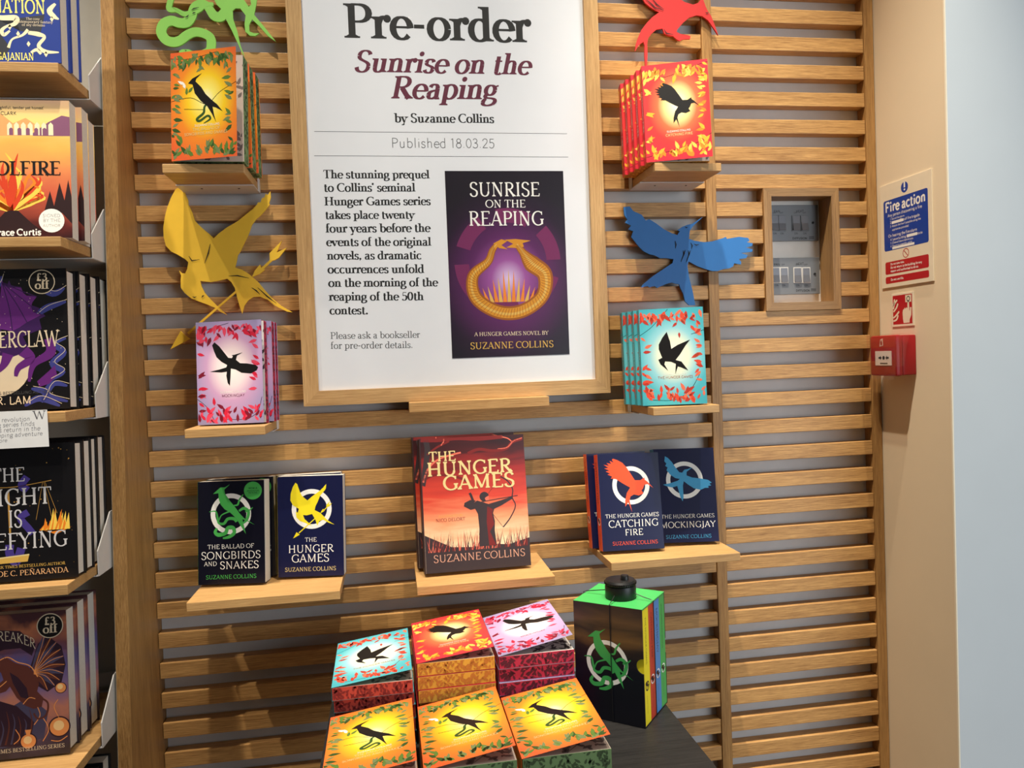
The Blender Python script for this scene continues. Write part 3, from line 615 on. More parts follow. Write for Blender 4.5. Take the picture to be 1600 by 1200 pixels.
# --- illustrated hardback with an archer at sunset
IW, IH, IT = 0.212, 0.266, 0.034
SUNSET = band_print('print_sunset', IH, [(0, (250, 226, 190)), (.22, (250, 214, 170)), (.38, (240, 150, 104)), (.55, (210, 66, 46)), (.74, (160, 40, 36)), (.88, (72, 24, 26)), (1, (44, 20, 24))], .32, 7, 46)
DUSK = mat('print_dusk_brown', (58, 46, 48), .4); DUSKR = mat('print_dark_red', (120, 34, 32), .4); ROSE = mat('print_salmon', (226, 110, 88), .4)
def archer_art(mb, fn, w, h):
    fx = lambda x, z, d: fn(x/w, z/h, d); rnd = random.Random(9)
    cv = lambda pts: [((x-185)/750*w, (1030-y)/945*h) for x, y in pts]
    mb.poly([(0, 0), (w, 0), (w, .21*h), (.8*w, .17*h), (.6*w, .185*h), (.45*w, .17*h), (.25*w, .18*h), (.1*w, .24*h), (0, .28*h)], fx, LAY, DUSK)
    for i in range(170):
        x = rnd.uniform(.02, .97)*w; z = .15*h; hh = rnd.uniform(.06, .17)*h; dx = rnd.uniform(-.03, .06)*w
        mb.poly([(x, z), (x+.007*w, z), (min(x+dx, w-.001), z+hh)], fx, LAY*(1.5+(i % 4)*.3), (DUSK, DUSK, ROSE, DUSKR)[i % 4])
    body = [(545, 560), (570, 545), (610, 560), (650, 575), (740, 555), (820, 533), (826, 548), (750, 588), (690, 612), (680, 640), (690, 700), (685, 760), (694, 870), (568, 870), (575, 740), (570, 640), (552, 602), (520, 608), (472, 580), (478, 556), (520, 538), (560, 545)]
    mb.poly(cv(body), fx, 3*LAY, DUSK)
    mb.poly(cv([(640, 590), (680, 615), (672, 650), (684, 720), (650, 770), (690, 868), (640, 868), (630, 700)]), fx, 3.6*LAY, DUSKR)
    mb.poly(cv(circle(622, 520, 34, 18)), fx, 3.2*LAY, DUSK); mb.poly(cv([(625, 530), (655, 515), (655, 548), (635, 556)]), fx, 3.7*LAY, ROSE)
    for pts, ww in (([(750, 385), (800, 420), (832, 480), (826, 540), (846, 600), (805, 680), (748, 745)], .0022), ([(600, 556), (720, 543), (866, 527)], .0014), ([(540, 545), (525, 500), (518, 488)], .005), ([(750, 385), (610, 550), (748, 745)], .0006)):
        for q in stroke(catmull(cv(pts), 4) if len(pts) > 3 else cv(pts), ww): mb.poly(q, fx, 3.9*LAY, DUSK)
    for pts, ww, m in (([(186, 420), (205, 330), (222, 240), (232, 160), (222, 95)], .011, DUSK), ([(192, 395), (230, 300), (310, 235), (420, 205), (470, 196)], .0035, ROSE), ([(228, 200), (300, 150), (390, 110)], .004, DUSKR), ([(330, 138), (350, 112), (352, 92)], .0022, ROSE), ([(925, 118), (850, 140), (800, 185), (700, 195), (600, 180), (520, 205)], .006, DUSKR), ([(925, 112), (860, 132), (810, 176), (740, 184)], .0022, ROSE), ([(850, 140), (820, 112), (770, 96)], .0022, ROSE), ([(190, 380), (280, 345), (420, 365), (500, 400)], .005, DUSKR), ([(186, 90), (300, 95), (450, 88), (600, 100), (780, 92)], .010, DUSKR)):
        for q in stroke(catmull(cv(pts), 5), ww): mb.poly([(min(max(x, 0), w), min(max(z, 0), h)) for x, z in q], fx, 1.6*LAY, m)
    words(mb, fn, w, h, 'THE', .07, .33, .825, 'heavyflare', GOLDP, 5); words(mb, fn, w, h, 'HUNGER', .045, .87, .715, 'heavyflare', GOLDP, 5, .96); words(mb, fn, w, h, 'GAMES', .19, .89, .605, 'heavyflare', GOLDP, 5, .93)
    words(mb, fn, w, h, 'ILLUSTRATED BY', .14, .37, .405, 'flare', GOLD, 5); words(mb, fn, w, h, 'NICO DELORT', .11, .39, .373, 'flare', DUSKR, 5)
    words(mb, fn, w, h, 'SUZANNE COLLINS', .07, .95, .075, 'flare', mat('print_rose_gold', (214, 160, 136), .35), 5)

# ------------------------------------------------------------------ display shelves on the slats
def shelf(name, label, pl, pr, depth, bracket=True, th=0.0165):
    a = aty(*pl, -depth); c = aty(*pr, -depth); z = (a.z+c.z)/2
    t = thing(name, label, 'shelf', ((a.x+c.x)/2, 0, z), group='display shelves on the slatted wall'); hw = (c.x-a.x)/2
    b = MB(); b.box(-hw, hw, -depth, -0.0006, -th, 0, OAK_S, 0.0012); b.build('board', t)
    if bracket:
        b = MB(); b.box(-hw-0.0012, hw+0.0012, -0.075, -0.0004, -th-0.0022, -th-0.0004, STEEL)
        for s in (-1, 1): b.box(min(s*(hw+.0004), s*(hw+.0018)), max(s*(hw+.0004), s*(hw+.0018)), -0.022, -0.0004, -th-0.0022, 0.010, STEEL)
        for x in (-.03, .04): b.lathe([(.0022, -th-.0030), (.0022, -th-.0023)], x, -.05, INK, 10)
        b.build('bracket', t)
    return z, a.x, c.x
z1, *_ = shelf('display_shelf', 'small oak shelf on the slats under the orange paperbacks, upper left', (253, 255), (381, 257), .165)
z2, *_ = shelf('display_shelf', 'small oak shelf on the slats under the red paperbacks, upper right', (1023, 255), (1127, 254), .165)
z3, *_ = shelf('display_shelf', 'small oak shelf on the slats under the mauve paperbacks', (288, 670), (414, 666.5), .165)
z4, *_ = shelf('display_shelf', 'small oak shelf on the slats under the teal paperbacks', (1020.6, 637), (1124, 632), .165)
z5, *_ = shelf('display_shelf', 'wide oak shelf lower left, holding the green and yellow emblem paperbacks', (291, 943), (531, 922), .19, False)
z6, *_ = shelf('display_shelf', 'oak shelf in the middle below the poster, holding the archer hardbacks', (651.5, 917), (867, 900), .19, False)
z7, *_ = shelf('display_shelf', 'wide oak shelf lower right, holding the red and blue emblem paperbacks', (955, 879), (1156.7, 864), .19, False)
a = aty(639, 629, -.06); c = aty(858, 620, -.06); ZL = 1.4212
b = MB(); b.box(a.x, c.x, -.06, -.0006, ZL-.0205, ZL, OAK_S, .0012); tag(b.build('poster_ledge'), 'narrow oak ledge with no books, carrying the framed poster', 'ledge')

GRP = {('special', 'song'): 'orange paperbacks on the upper left shelf', ('special', 'fire'): 'red paperbacks on the upper right shelf', ('special', 'mock'): 'mauve paperbacks beside the poster', ('special', 'game'): 'teal paperbacks below the blue bird',
       ('navy', 'song'): 'green emblem paperbacks on the lower left shelf', ('navy', 'game'): 'yellow emblem paperbacks on the lower left shelf', ('navy', 'fire'): 'red emblem paperbacks on the lower right shelf', ('navy', 'mock'): None}
def stand(maker, kind, label, x, y, z, t, rz, lean, ro=0.0, opn=0.0, group=None):
    """upright book leaning back on its rear bottom edge: x, y are the front bottom left corner"""
    group = group or GRP[(maker.__name__, kind)]
    lift = t*math.sin(R(lean))+SW*max(0, math.sin(R(ro)))*0+abs(math.sin(R(ro)))*SW*(1 if ro < 0 else 0)
    return maker(kind, label, (x, y, z+lift+0.0008), (-R(lean), -R(ro), R(rz)), opn, group)
# upper left: orange, three copies
stand(special, 'song', 'orange paperback with dark bird and green leaves, front copy on the upper left shelf', .1150, -.1610, z1, .0325, -4, 3.0, -1.2, 15)
stand(special, 'song', 'orange paperback half hidden behind the front orange copy, upper left shelf', .1215, -.1190, z1, .0325, -3, 3.0, 0, 0)
stand(special, 'song', 'rearmost orange paperback against the slats, upper left shelf', .1255, -.0780, z1, .0325, -3, 3.0, 0, 0)
stand(special, 'fire', 'red paperback with dark hovering bird, front copy on the upper right shelf', 1.0150, -.1560, z2, SPT['fire'], -6, 5, 0, 12)
for i, l in enumerate(('red paperback with leafy spine, directly behind the front red copy', 'red paperback third from the front on the upper right shelf', 'red paperback fourth from the front on the upper right shelf', 'rearmost red paperback against the slats, upper right shelf')):
    stand(special, 'fire', l, 1.0115-.0035*i, -.1310+.0248*i, z2, SPT['fire'], -5, 4.5, 0, 0)
stand(special, 'mock', 'mauve paperback with soaring dark bird, front copy beside the poster corner', .1225, -.0985, z3, SPT['fire'], -5, 4.5, 0, 7)
stand(special, 'mock', 'mauve paperback tucked behind the front mauve copy', .1330, -.0720, z3, SPT['fire'], -4, 4.5, 0, 2)
stand(special, 'mock', 'rearmost mauve paperback against the slats', .1345, -.0470, z3, SPT['fire'], -4, 4.5, 0, 0)
stand(special, 'game', 'teal paperback with dark diving bird and coral leaves, front copy below the blue bird', 1.0000, -.1300, z4, SPT['fire'], -6, 3.5, 0, 9)
for i, l in enumerate(('teal paperback directly behind the front teal copy', 'teal paperback third from the front below the blue bird', 'rearmost teal paperback below the blue bird')):
    stand(special, 'game', l, .9965-.0045*i, -.1050+.0248*i, z4, SPT['fire'], -5, 4.0, 0, 0)
# lower left: green and yellow emblems
stand(navy, 'song', 'black paperback with green bird emblem and green round sticker, lower left shelf', .1070, -.0935, z5, .034, -5, 5.5, -.6, 3.5)
stand(navy, 'song', 'black paperback behind the green bird emblem copy, lower left shelf', .1185, -.0560, z5, .034, -2, 5.0, 0, 0)
stand(navy, 'game', 'navy paperback with yellow bird and arrow emblem, front copy on the lower left shelf', .2550, -.0830, z5, .030, -4, 4.5, -1.0, 2.5)
stand(navy, 'game', 'navy paperback with yellow spine, behind the yellow bird copy', .2515, -.0450, z5, .030, -2, 3.5, 0, 0)
# lower right: red and blue emblems
stand(navy, 'fire', 'navy paperback with red bird emblem and red spine, front copy on the lower right shelf', .9050, -.1290, z7, .026, 1, 9.5, -1.2, 4)
stand(navy, 'fire', 'navy paperback with red spine standing behind the red bird copy', .8945, -.0860, z7, .026, 0, 8.0, 0, 0)
stand(navy, 'mock', 'navy paperback with blue bird emblem, right end of the lower right shelf', 1.0350, -.0950, z7, .030, -5, 9.0, -1.0, 4)
# archer hardbacks
def hardback(label, loc, rot, opn):
    if 'archer' not in PROTO:
        r_ = thing('hardback_book', '', 'book'); book_parts(r_, IW, IH, IT, SUNSET, mat('spine_charcoal_red', (54, 36, 38), .4), PAGES, archer_art, True, 0, None, None, None); PROTO['archer'] = r_
    else: r_ = dup(PROTO['archer'])
    r_.location = loc; r_.rotation_euler = rot; return tag(r_, label, 'book', 'archer hardbacks on the middle shelf')
hardback('large red sunset hardback with archer, front copy on the middle shelf', (.5440, -.1290, z6+.0072), (-R(8.5), R(.4), R(2.5)), 0)
hardback('large red sunset hardback mostly hidden behind the archer copy', (.5325, -.0850, z6+.0072), (-R(8.5), 0, R(2.5)), 0)

# ------------------------------------------------------------------ framed poster
FX0, FX1, FZ0, FZ1, FW = .3130, .9610, ZL+.0004, 2.3270, .0305
pst = thing('framed_poster', 'large white poster in a light oak frame, in the middle of the slatted wall', 'poster', ((FX0+FX1)/2, 0, FZ0))
def rel(o, p): o.location = Vector(o.location)-Vector(p.location); return o
def framed(name, x0, x1, z0, z1, w_, y0, y1, horiz, vert, parent):
    for nm, pl_, m in (('frame_rail', [(x0, z0), (x1, z0), (x1-w_, z0+w_), (x0+w_, z0+w_)], horiz), ('frame_rail', [(x0, z1), (x0+w_, z1-w_), (x1-w_, z1-w_), (x1, z1)], horiz), ('frame_stile', [(x0, z0), (x0+w_, z0+w_), (x0+w_, z1-w_), (x0, z1)], vert), ('frame_stile', [(x1, z0), (x1, z1), (x1-w_, z1-w_), (x1-w_, z0+w_)], vert)):
        b = MB(); b.prism(pl_, lambda u, v, d: (u, d, v), y0, y1, m); rel(b.build(nm, parent), parent)
framed('f', FX0, FX1, FZ0, FZ1, FW, -.0300, -.0008, OAK_FX, OAK_FZ, pst)
PY = -.0200
b = MB(); b.box(FX0+FW-.004, FX1-FW+.004, PY, PY+.004, FZ0+FW-.004, FZ1-FW+.004, PAPER); rel(b.build('poster_sheet', pst), pst)
pf = wallfn(PY)
def ptext(mb, s, a, c, st, m, d=1.0, tall=1.0, **k):
    a = aty(*a, PY); c = aty(*c, PY); text(mb, s, (a.x, a.z), (c.x, c.z), st, m, pf, d*LAY, tall, **k)
A = lambda x, y: (440+x/3.077, y/3.077)
Bp = lambda x, y: (440+x/2.79, 250+y/2.79)
b = MB()
ptext(b, 'Pre-order', A(303, 181), A(1197, 204), 'black', INK, tall=1.02)
ptext(b, 'Sunrise on the', A(345, 344), A(1192, 359), 'bolditalic', MAROON, tall=1.0)
ptext(b, 'Reaping', A(522, 473), A(1034, 478), 'bolditalic', MAROON, tall=1.0)
ptext(b, 'by Suzanne Collins', A(543, 588), A(1022, 591), 'bold', INK)
ptext(b, 'Published 18.03.25', A(524, 710), A(1026, 712), 'light', GREYINK)
for y0_, y1_, x1_ in ((632, 643, 1372), (749, 755, 1378)):
    p, q = aty(*A(157, y0_), PY), aty(*A(x1_, y1_), PY)
    for f_ in stroke([(p.x, p.z), (q.x, q.z)], .0009): b.poly(f_, pf, LAY, GREYINK)
rel(b.build('heading_lettering', pst), pst)
b = MB()
for s, x0, y0_, x1, y1_ in (('The stunning prequel', 182, 80, 645, 80), ("to Collins' seminal", 184, 138, 583, 137), ('Hunger Games series', 187, 198, 650, 196), ('takes place twenty', 190, 257, 580, 255), ('four years before the', 192, 316, 648, 313), ('events of the original', 195, 375, 652, 373), ('novels, as dramatic', 198, 434, 610, 432), ('occurrences unfold', 201, 494, 622, 492), ('on the morning of the', 204, 553, 681, 550), ('reaping of the 50th', 206, 613, 620, 611), ('contest.', 209, 673, 378, 672)):
    ptext(b, s, Bp(x0, y0_), Bp(x1, y1_), 'bold', INK)
for s, x0, y0_, x1, y1_ in (('Please ask a bookseller', 212, 780, 604, 774), ('for pre-order details.', 213, 823, 573, 819)):
    ptext(b, s, Bp(x0, y0_), Bp(x1, y1_), 'book', GREYINK)
rel(b.build('blurb_lettering', pst), pst)
# printed cover picture on the poster
c0 = [aty(*Bp(*p), PY) for p in ((708, 48), (1225, 48), (1257, 848), (747, 864))]
cx0 = (c0[0].x+c0[3].x)/2; cx1 = (c0[1].x+c0[2].x)/2; cz1 = (c0[0].z+c0[1].z)/2; cz0 = (c0[2].z+c0[3].z)/2; cw = cx1-cx0; ch = cz1-cz0
PUR = glow_print('print_purple_glow', 0, 0, cw*.72, cw*.8, [(0, (214, 190, 226)), (.2, (150, 80, 150)), (.45, (88, 34, 88)), (.8, (38, 22, 42)), (1, (28, 22, 32))])
b = MB(); b.box(cx0-cx0-cw/2, cw/2, -.0003, 0, -ch*.42, ch*.58, PUR)
pm = mat('print_plum', (112, 34, 84), .45); gd = mat('print_old_gold', (206, 140, 34), .4); gdd = mat('print_bronze', (150, 84, 22), .4)
fc = lambda u, v, d: (u, -.0003-d, v)
for a0 in (22, 82, 142, 202, 262, 322):
    for q in ring(0, ch*.09, cw*.33, cw*.45, a0-20, a0+20, 10): b.poly(q, fc, LAY*.6, pm)
hs = catmull([(-.09, .24), (-.13, .19), (-.17, .10), (-.30, -.02), (-.28, -.2), (-.1, -.32), (.1, -.32), (.28, -.2), (.31, -.02), (.2, .08), (.13, .17), (.08, .24)], 8)
hw_ = lerps([.035, .05, .06, .085, .1, .105, .105, .1, .12, .13, .06, .04], 8)
for q in stroke([(x*cw, y*cw+ch*.03) for x, y in hs], [x*cw*1.12 for x in hw_]): b.poly(q, fc, LAY*1.2, gdd)
for q in stroke([(x*cw, y*cw+ch*.03) for x, y in hs], [x*cw*.8 for x in hw_]): b.poly(q, fc, LAY*1.8, gd)
for q in stroke([(x*cw*1.02, y*cw*1.02+ch*.03) for x, y in hs], [x*cw*.2 for x in hw_]): b.poly(q, fc, LAY*2.4, GOLD)
for j in range(4, len(hs)-3):
    t_ = (hs[j+1]-hs[j-1]).normalized(); n_ = Vector((-t_.y, t_.x))*hw_[j]*.36
    for q in stroke([((hs[j]-n_).x*cw, (hs[j]-n_).y*cw+ch*.03), ((hs[j]+n_+t_*.02).x*cw, (hs[j]+n_+t_*.02).y*cw+ch*.03)], .0010): b.poly(q, fc, LAY*2.7, gdd)
b.poly([(x*cw, y*cw+ch*.03) for x, y in ((-.12, .25), (-.07, .21), (.0, .20), (-.05, .235), (.0, .27), (-.05, .285))], fc, LAY*2, gd)
b.poly([(x*cw, y*cw+ch*.03) for x, y in ((.14, .22), (.07, .21), (-.01, .215), (.05, .245), (-.02, .28), (.07, .285), (.2, .27), (.13, .25))], fc, LAY*2, gd)
for i in range(11):
    x = (i-5)*.036*cw; hh = (.30-.035*abs(i-5)-.012*(i % 2)*2)*cw
    b.poly([(x-.017*cw, -.24*cw+ch*.03), (x+.017*cw, -.24*cw+ch*.03), (x*1.25, -.24*cw+ch*.03+hh)], fc, LAY*1.1, GOLD if i % 2 else mat('print_orange_gold', (226, 130, 40), .4))
pc = b.build('cover_picture', pst); pc.location = (cx0+cw/2-pst.location.x, PY-.0002, cz0+ch*.42-pst.location.z)
b = MB()
ptext(b, 'SUNRISE', Bp(818, 159), Bp(1127, 158), 'roman', WHITE, 14, 1.15); ptext(b, 'ON THE', Bp(888, 208), Bp(1064, 207), 'roman', WHITE, 14, 1.0)
ptext(b, 'REAPING', Bp(815, 287), Bp(1143, 285), 'roman', WHITE, 14, 1.15); ptext(b, 'A HUNGER GAMES NOVEL BY', Bp(840, 768), Bp(1163, 761), 'roman', CREAM, 14, 1.0); ptext(b, 'SUZANNE COLLINS', Bp(822, 825), Bp(1186, 815), 'roman', GOLD, 14, 1.0)
rel(b.build('cover_picture_lettering', pst), pst)
b = MB(); b.box(FX0+FW-.002, FX1-FW+.002, -.0248, -.0236, FZ0+FW-.002, FZ1-FW+.002, glass('poster_glazing', refl=.7)); rel(b.build('glazing', pst), pst)

# ------------------------------------------------------------------ paper bird cut-outs
def cutout(name, label, mname, colr, polys, marks, y0, strokes=(), th=0.004):
    m = mat(mname, colr, .55); md = mat('cut_slit_dark', (26, 24, 22), .7)
    cx = sum(aty(*p, y0).x for p in polys[0])/len(polys[0]); cz = min(aty(*p, y0).z for p in polys[0])
    b = MB()
    for k, pl_ in enumerate(polys):
        q = [(aty(*p, y0).x-cx, aty(*p, y0).z-cz) for p in pl_]; b.prism(q, lambda u, v, d: (u, d, v), -th/2-k*.0002, th/2+k*.0002, m)
    for k, (pts, ws) in enumerate(strokes):
        q = catmull([(aty(*p, y0).x-cx, aty(*p, y0).z-cz) for p in pts], 7); w_ = lerps([x*.00137 for x in ws], 7)
        S_ = stroke(q, w_)
        L1 = [s_[3] for s_ in S_]+[S_[-1][2]]; R1 = [s_[0] for s_ in S_]+[S_[-1][1]]
        b.prism([tuple(p) for p in L1]+[tuple(p) for p in R1[::-1]], lambda u, v, d: (u, d, v), -th/2-.0001*(k+1), th/2+.0001*(k+1), m)
    for pts in marks:
        q = [(aty(*p, y0).x-cx, aty(*p, y0).z-cz) for p in pts]
        for s_ in stroke(q, [.0007]+[.0024]*(len(q)-2)+[.0007]): b.poly(s_, lambda u, v, d: (u, -d, v), th/2+.0012, md)
    o = b.build(name); o.location = (cx, y0, cz); return tag(o, label, 'paper cutout', 'paper cutouts on the slatted wall')
C5 = lambda L_: [(220+x/4.2857, 270+y/4.2857) for x, y in L_]
bird = [(262, 98), (290, 118), (302, 150), (318, 185), (320, 215), (345, 265), (362, 320), (385, 345), (420, 378), (460, 410), (490, 440), (520, 410), (580, 365), (650, 325), (700, 285), (750, 245), (778, 215), (785, 200), (803, 198), (812, 172), (828, 165), (838, 140), (850, 150), (868, 125), (872, 165), (860, 205), (866, 212), (840, 245), (805, 285), (775, 310), (745, 350), (728, 400), (710, 440), (690, 480), (672, 520), (650, 555), (642, 600), (632, 635), (680, 650), (720, 675), (745, 695), (790, 735), (830, 785), (880, 840), (940, 890), (1018, 935), (980, 930), (900, 890), (850, 850), (800, 830), (755, 832), (720, 855), (695, 890), (680, 945), (662, 890), (645, 830), (630, 770), (605, 730), (580, 710), (530, 722), (470, 733), (400, 725), (408, 760), (430, 805), (470, 850), (515, 895), (580, 952), (540, 935), (500, 905), (440, 880), (385, 860), (340, 842), (295, 805), (270, 770), (268, 720), (272, 690), (258, 655), (275, 672), (298, 675), (312, 645), (320, 600), (300, 580), (250, 550), (205, 528), (170, 490), (155, 430), (152, 370), (162, 300), (180, 230), (205, 165), (235, 110)]
cutout('paper_bird_cutout', 'yellow paper bird cutout with an arrow in its beak, above the mauve paperbacks', 'yellow_card', (240, 192, 54),
       [C5(bird), C5([(636, 790), (640, 803), (322, 1082), (312, 1070)]), C5([(200, 1182), (268, 1060), (285, 1078), (332, 1112)]), C5([(745, 700), (765, 655), (800, 615), (806, 640), (832, 650), (800, 676)]), C5([(790, 655), (875, 575), (885, 586), (800, 668)]), C5([(865, 590), (863, 540), (944, 458), (910, 536), (978, 503), (925, 570), (895, 587)])],
       [C5(p) for p in ([(325, 560), (345, 590), (395, 582)], [(468, 478), (455, 540), (430, 607)], [(590, 692), (650, 690), (725, 706)], [(350, 830), (362, 836), (375, 830)], [(410, 838), (418, 825), (428, 822)], [(745, 770), (775, 790), (800, 815)], [(785, 770), (850, 830), (910, 875)])], -.014)
C2 = lambda L_: [(950+x/3.333, 300+y/3.333) for x, y in L_]
cutout('paper_bird_cutout', 'blue paper bird cutout with spread wings, above the teal paperbacks', 'blue_card', (46, 116, 184),
       [C2([(80, 80), (112, 76), (130, 100), (175, 120), (195, 150), (213, 142), (250, 165), (290, 195), (330, 215), (360, 225), (372, 205), (360, 200), (385, 182), (410, 172), (440, 165), (493, 130), (440, 180), (425, 200), (420, 245), (450, 255), (500, 262), (540, 258), (600, 240), (612, 234), (618, 245), (680, 234), (728, 240), (735, 255), (722, 262), (752, 268), (748, 282), (715, 290), (752, 300), (748, 312), (690, 318), (725, 330), (718, 345), (680, 350), (692, 365), (690, 378), (655, 372), (650, 388), (630, 398), (600, 402), (570, 412), (540, 412), (500, 400), (460, 385), (430, 368), (418, 362), (412, 385), (420, 440), (440, 520), (453, 590), (420, 590), (400, 570), (390, 530), (375, 500), (368, 480), (350, 478), (330, 472), (300, 480), (255, 500), (240, 490), (215, 497), (205, 490), (172, 498), (185, 478), (230, 440), (290, 400), (335, 370), (340, 350), (300, 345), (270, 345), (240, 330), (215, 325), (185, 310), (160, 285), (140, 260), (120, 235), (130, 205), (105, 195), (118, 175), (88, 160), (100, 145), (84, 120)])],
       [C2(p) for p in ([(388, 305), (393, 325), (378, 365)], [(400, 303), (394, 322), (392, 330)], [(416, 305), (420, 325), (405, 368)], [(428, 304), (421, 322), (419, 330)], [(347, 255), (352, 275), (349, 295)], [(428, 265), (437, 280), (432, 298)], [(400, 183), (406, 187), (412, 184)], [(445, 272), (458, 278), (472, 274)])], -.010)
C3 = lambda L_: [(930+x/3.872, y/3.872) for x, y in L_]
cutout('paper_bird_cutout', 'red paper bird cutout with long beak, above the red paperbacks', 'red_card', (200, 46, 44),
       [C3([(285, -5), (300, 20), (330, 45), (360, 64), (385, 76), (345, 105), (310, 140), (280, 180), (258, 230), (245, 270), (240, 312), (262, 275), (290, 255), (298, 280), (297, 330), (302, 415), (311, 412), (315, 330), (313, 270), (318, 235), (340, 205), (370, 180), (405, 175), (415, 205), (440, 218), (470, 222), (490, 240), (510, 250), (530, 240), (572, 238), (575, 220), (545, 212), (515, 208), (490, 195), (495, 180), (530, 140), (565, 110), (610, 95), (645, 100), (680, 125), (705, 160), (742, 215), (720, 150), (700, 100), (680, 70), (668, 45), (655, 10), (650, -15), (620, 20), (590, 30), (540, 15), (500, -10), (450, -90), (380, -150), (280, -190), (180, -180), (230, -150), (190, -120), (240, -100), (215, -70), (262, -55), (250, -30)])],
       [C3(p) for p in ([(300, -5), (340, 30), (360, 50), (410, 66)], [(340, -8), (370, 30), (412, 60)], [(664, 78), (674, 84), (682, 78)], [(412, 180), (430, 205), (470, 212)])], -.010)
G = lambda L_: [(230+x/7.619, y/7.619) for x, y in L_]
cutout('paper_snake_and_bird_cutout', 'lime green paper cutout of a coiled snake under a bird, above the orange paperbacks', 'lime_card', (142, 206, 92),
       [G([(790, -20), (1140, -20), (1210, 85), (1240, 60), (1225, -20), (1310, -20), (1300, 60), (1275, 180), (1330, 245), (1400, 330), (1535, 500), (1440, 435), (1330, 310), (1250, 235), (1215, 300), (1220, 380), (1275, 400), (1335, 400), (1290, 432), (1225, 430), (1170, 380), (1160, 290), (1175, 190), (1110, 105), (1050, 105), (1020, 130), (1025, 230), (1075, 380), (1110, 540), (1160, 672), (1135, 640), (1080, 520), (1010, 370), (945, 245), (900, 130), (830, 60)]),
        G([(380, 640), (385, 610), (420, 592), (500, 592), (560, 620), (580, 660), (560, 700), (420, 700)])],
       [G(p) for p in ([(530, 130), (560, 110), (620, 95)], [(455, 215), (480, 205), (500, 185)], [(540, 170), (560, 160), (580, 155)], [(455, 605), (465, 612), (475, 605)])], -.010,
       strokes=[(G([(930, 150), (870, 205), (800, 190), (740, 110), (690, 50), (620, 45), (560, 90), (530, 190), (470, 270), (380, 275), (290, 250), (200, 290), (170, 390), (230, 480), (320, 505), (400, 480), (480, 420), (570, 385), (670, 400), (750, 450), (765, 540), (730, 620), (560, 670)]), [14, 14, 14, 12, 10, 10, 11, 14, 14, 14, 14, 14, 14, 14, 14, 13, 13, 13, 13, 13, 13, 12, 9]),
                (G([(290, -25), (265, 70), (275, 115), (350, 125), (440, 170), (520, 160), (620, 120), (700, 60), (790, 55)]), [8, 8, 9, 6, 7, 8, 7, 6, 5])])

# ------------------------------------------------------------------ left bookcase
bc = thing('bookcase', 'oak bookcase at the left edge, white steel brackets and face-out hardbacks', 'bookcase', (-.45, 0, 0))
b = MB(); yf = lambda z: -.0644-.0832*(2.2085-z)
b.prism([(yf(2.95), 2.95), (yf(0), 0), (.049, 0), (.049, 2.95)], lambda u, v, d: (d, u, v), -.0242, -.0006, OAK_Z); rel(b.build('side_panel', bc), bc)
b = MB(); b.prism([(yf(2.93)+.004, 2.93), (yf(.05)+.004, .05), (.0295, .05), (.0295, 2.93)], lambda u, v, d: (d, u, v), -.0262, -.0244, CASEBACK); rel(b.build('side_lining', bc), bc)
b = MB(); b.box(-.92, -.0246, .030, .049, .05, 2.95, CASEBACK); rel(b.build('back_panel', bc), bc)
SHL = [(2.0071, -.127, -.250), (1.7140, -.155, -.278), (1.4265, -.178, -.298), (1.1500, -.207, -.326), (.8550, -.231, -.345), (.567, -.255, -.37)]
for z, yb, y1 in SHL:
    b = MB(); b.box(-.90, -.0345, y1, -.03, z+.0008, z+.0175, OAK_S, .0012); rel(b.build('shelf_board', bc), bc)
    b = MB()
    b.prism([(yb, z-.002), (yb, z+.042), (yb+.068, z+.100), (.029, z+.100), (.029, z-.002)], lambda u, v, d: (d, u, v), -.0316, -.0296, STEEL)
    b.box(-.90, -.0318, yb, .029, z-.0025, z-.0005, STEEL); b.box(-.90, -.0345, .002, .004, z+.0176, z+.045, STEEL)
    rel(b.build('steel_tray', bc), bc)
ZT = [s[0]+.0178 for s in SHL]
def left_book(kind, w, h, t, cover, spinem, art, hard, labels, x_right, y, z, lean, dy, dxs, group=None):
    k = 'left_'+kind
    for i, l in enumerate(labels):
        if k not in PROTO:
            r_ = thing('hardback_book', '', 'book'); book_parts(r_, w, h, t, cover, spinem, PAGES, art, hard); PROTO[k] = r_
        else: r_ = dup(PROTO[k])
        r_.location = (x_right-w+dxs[i], y+dy*i, z+t*math.sin(R(lean))+.003*hard*.4); r_.rotation_euler = (-R(lean), 0, 0); tag(r_, l, 'book', group)
BLU = mat('cover_royal_blue', (40, 62, 140), .35); CRM = mat('swirl_cream', (236, 226, 186), .45); YEL = mat('print_lemon', (246, 232, 120), .4); SHADEB = mat('cover_charcoal_print', (52, 54, 60), .4)
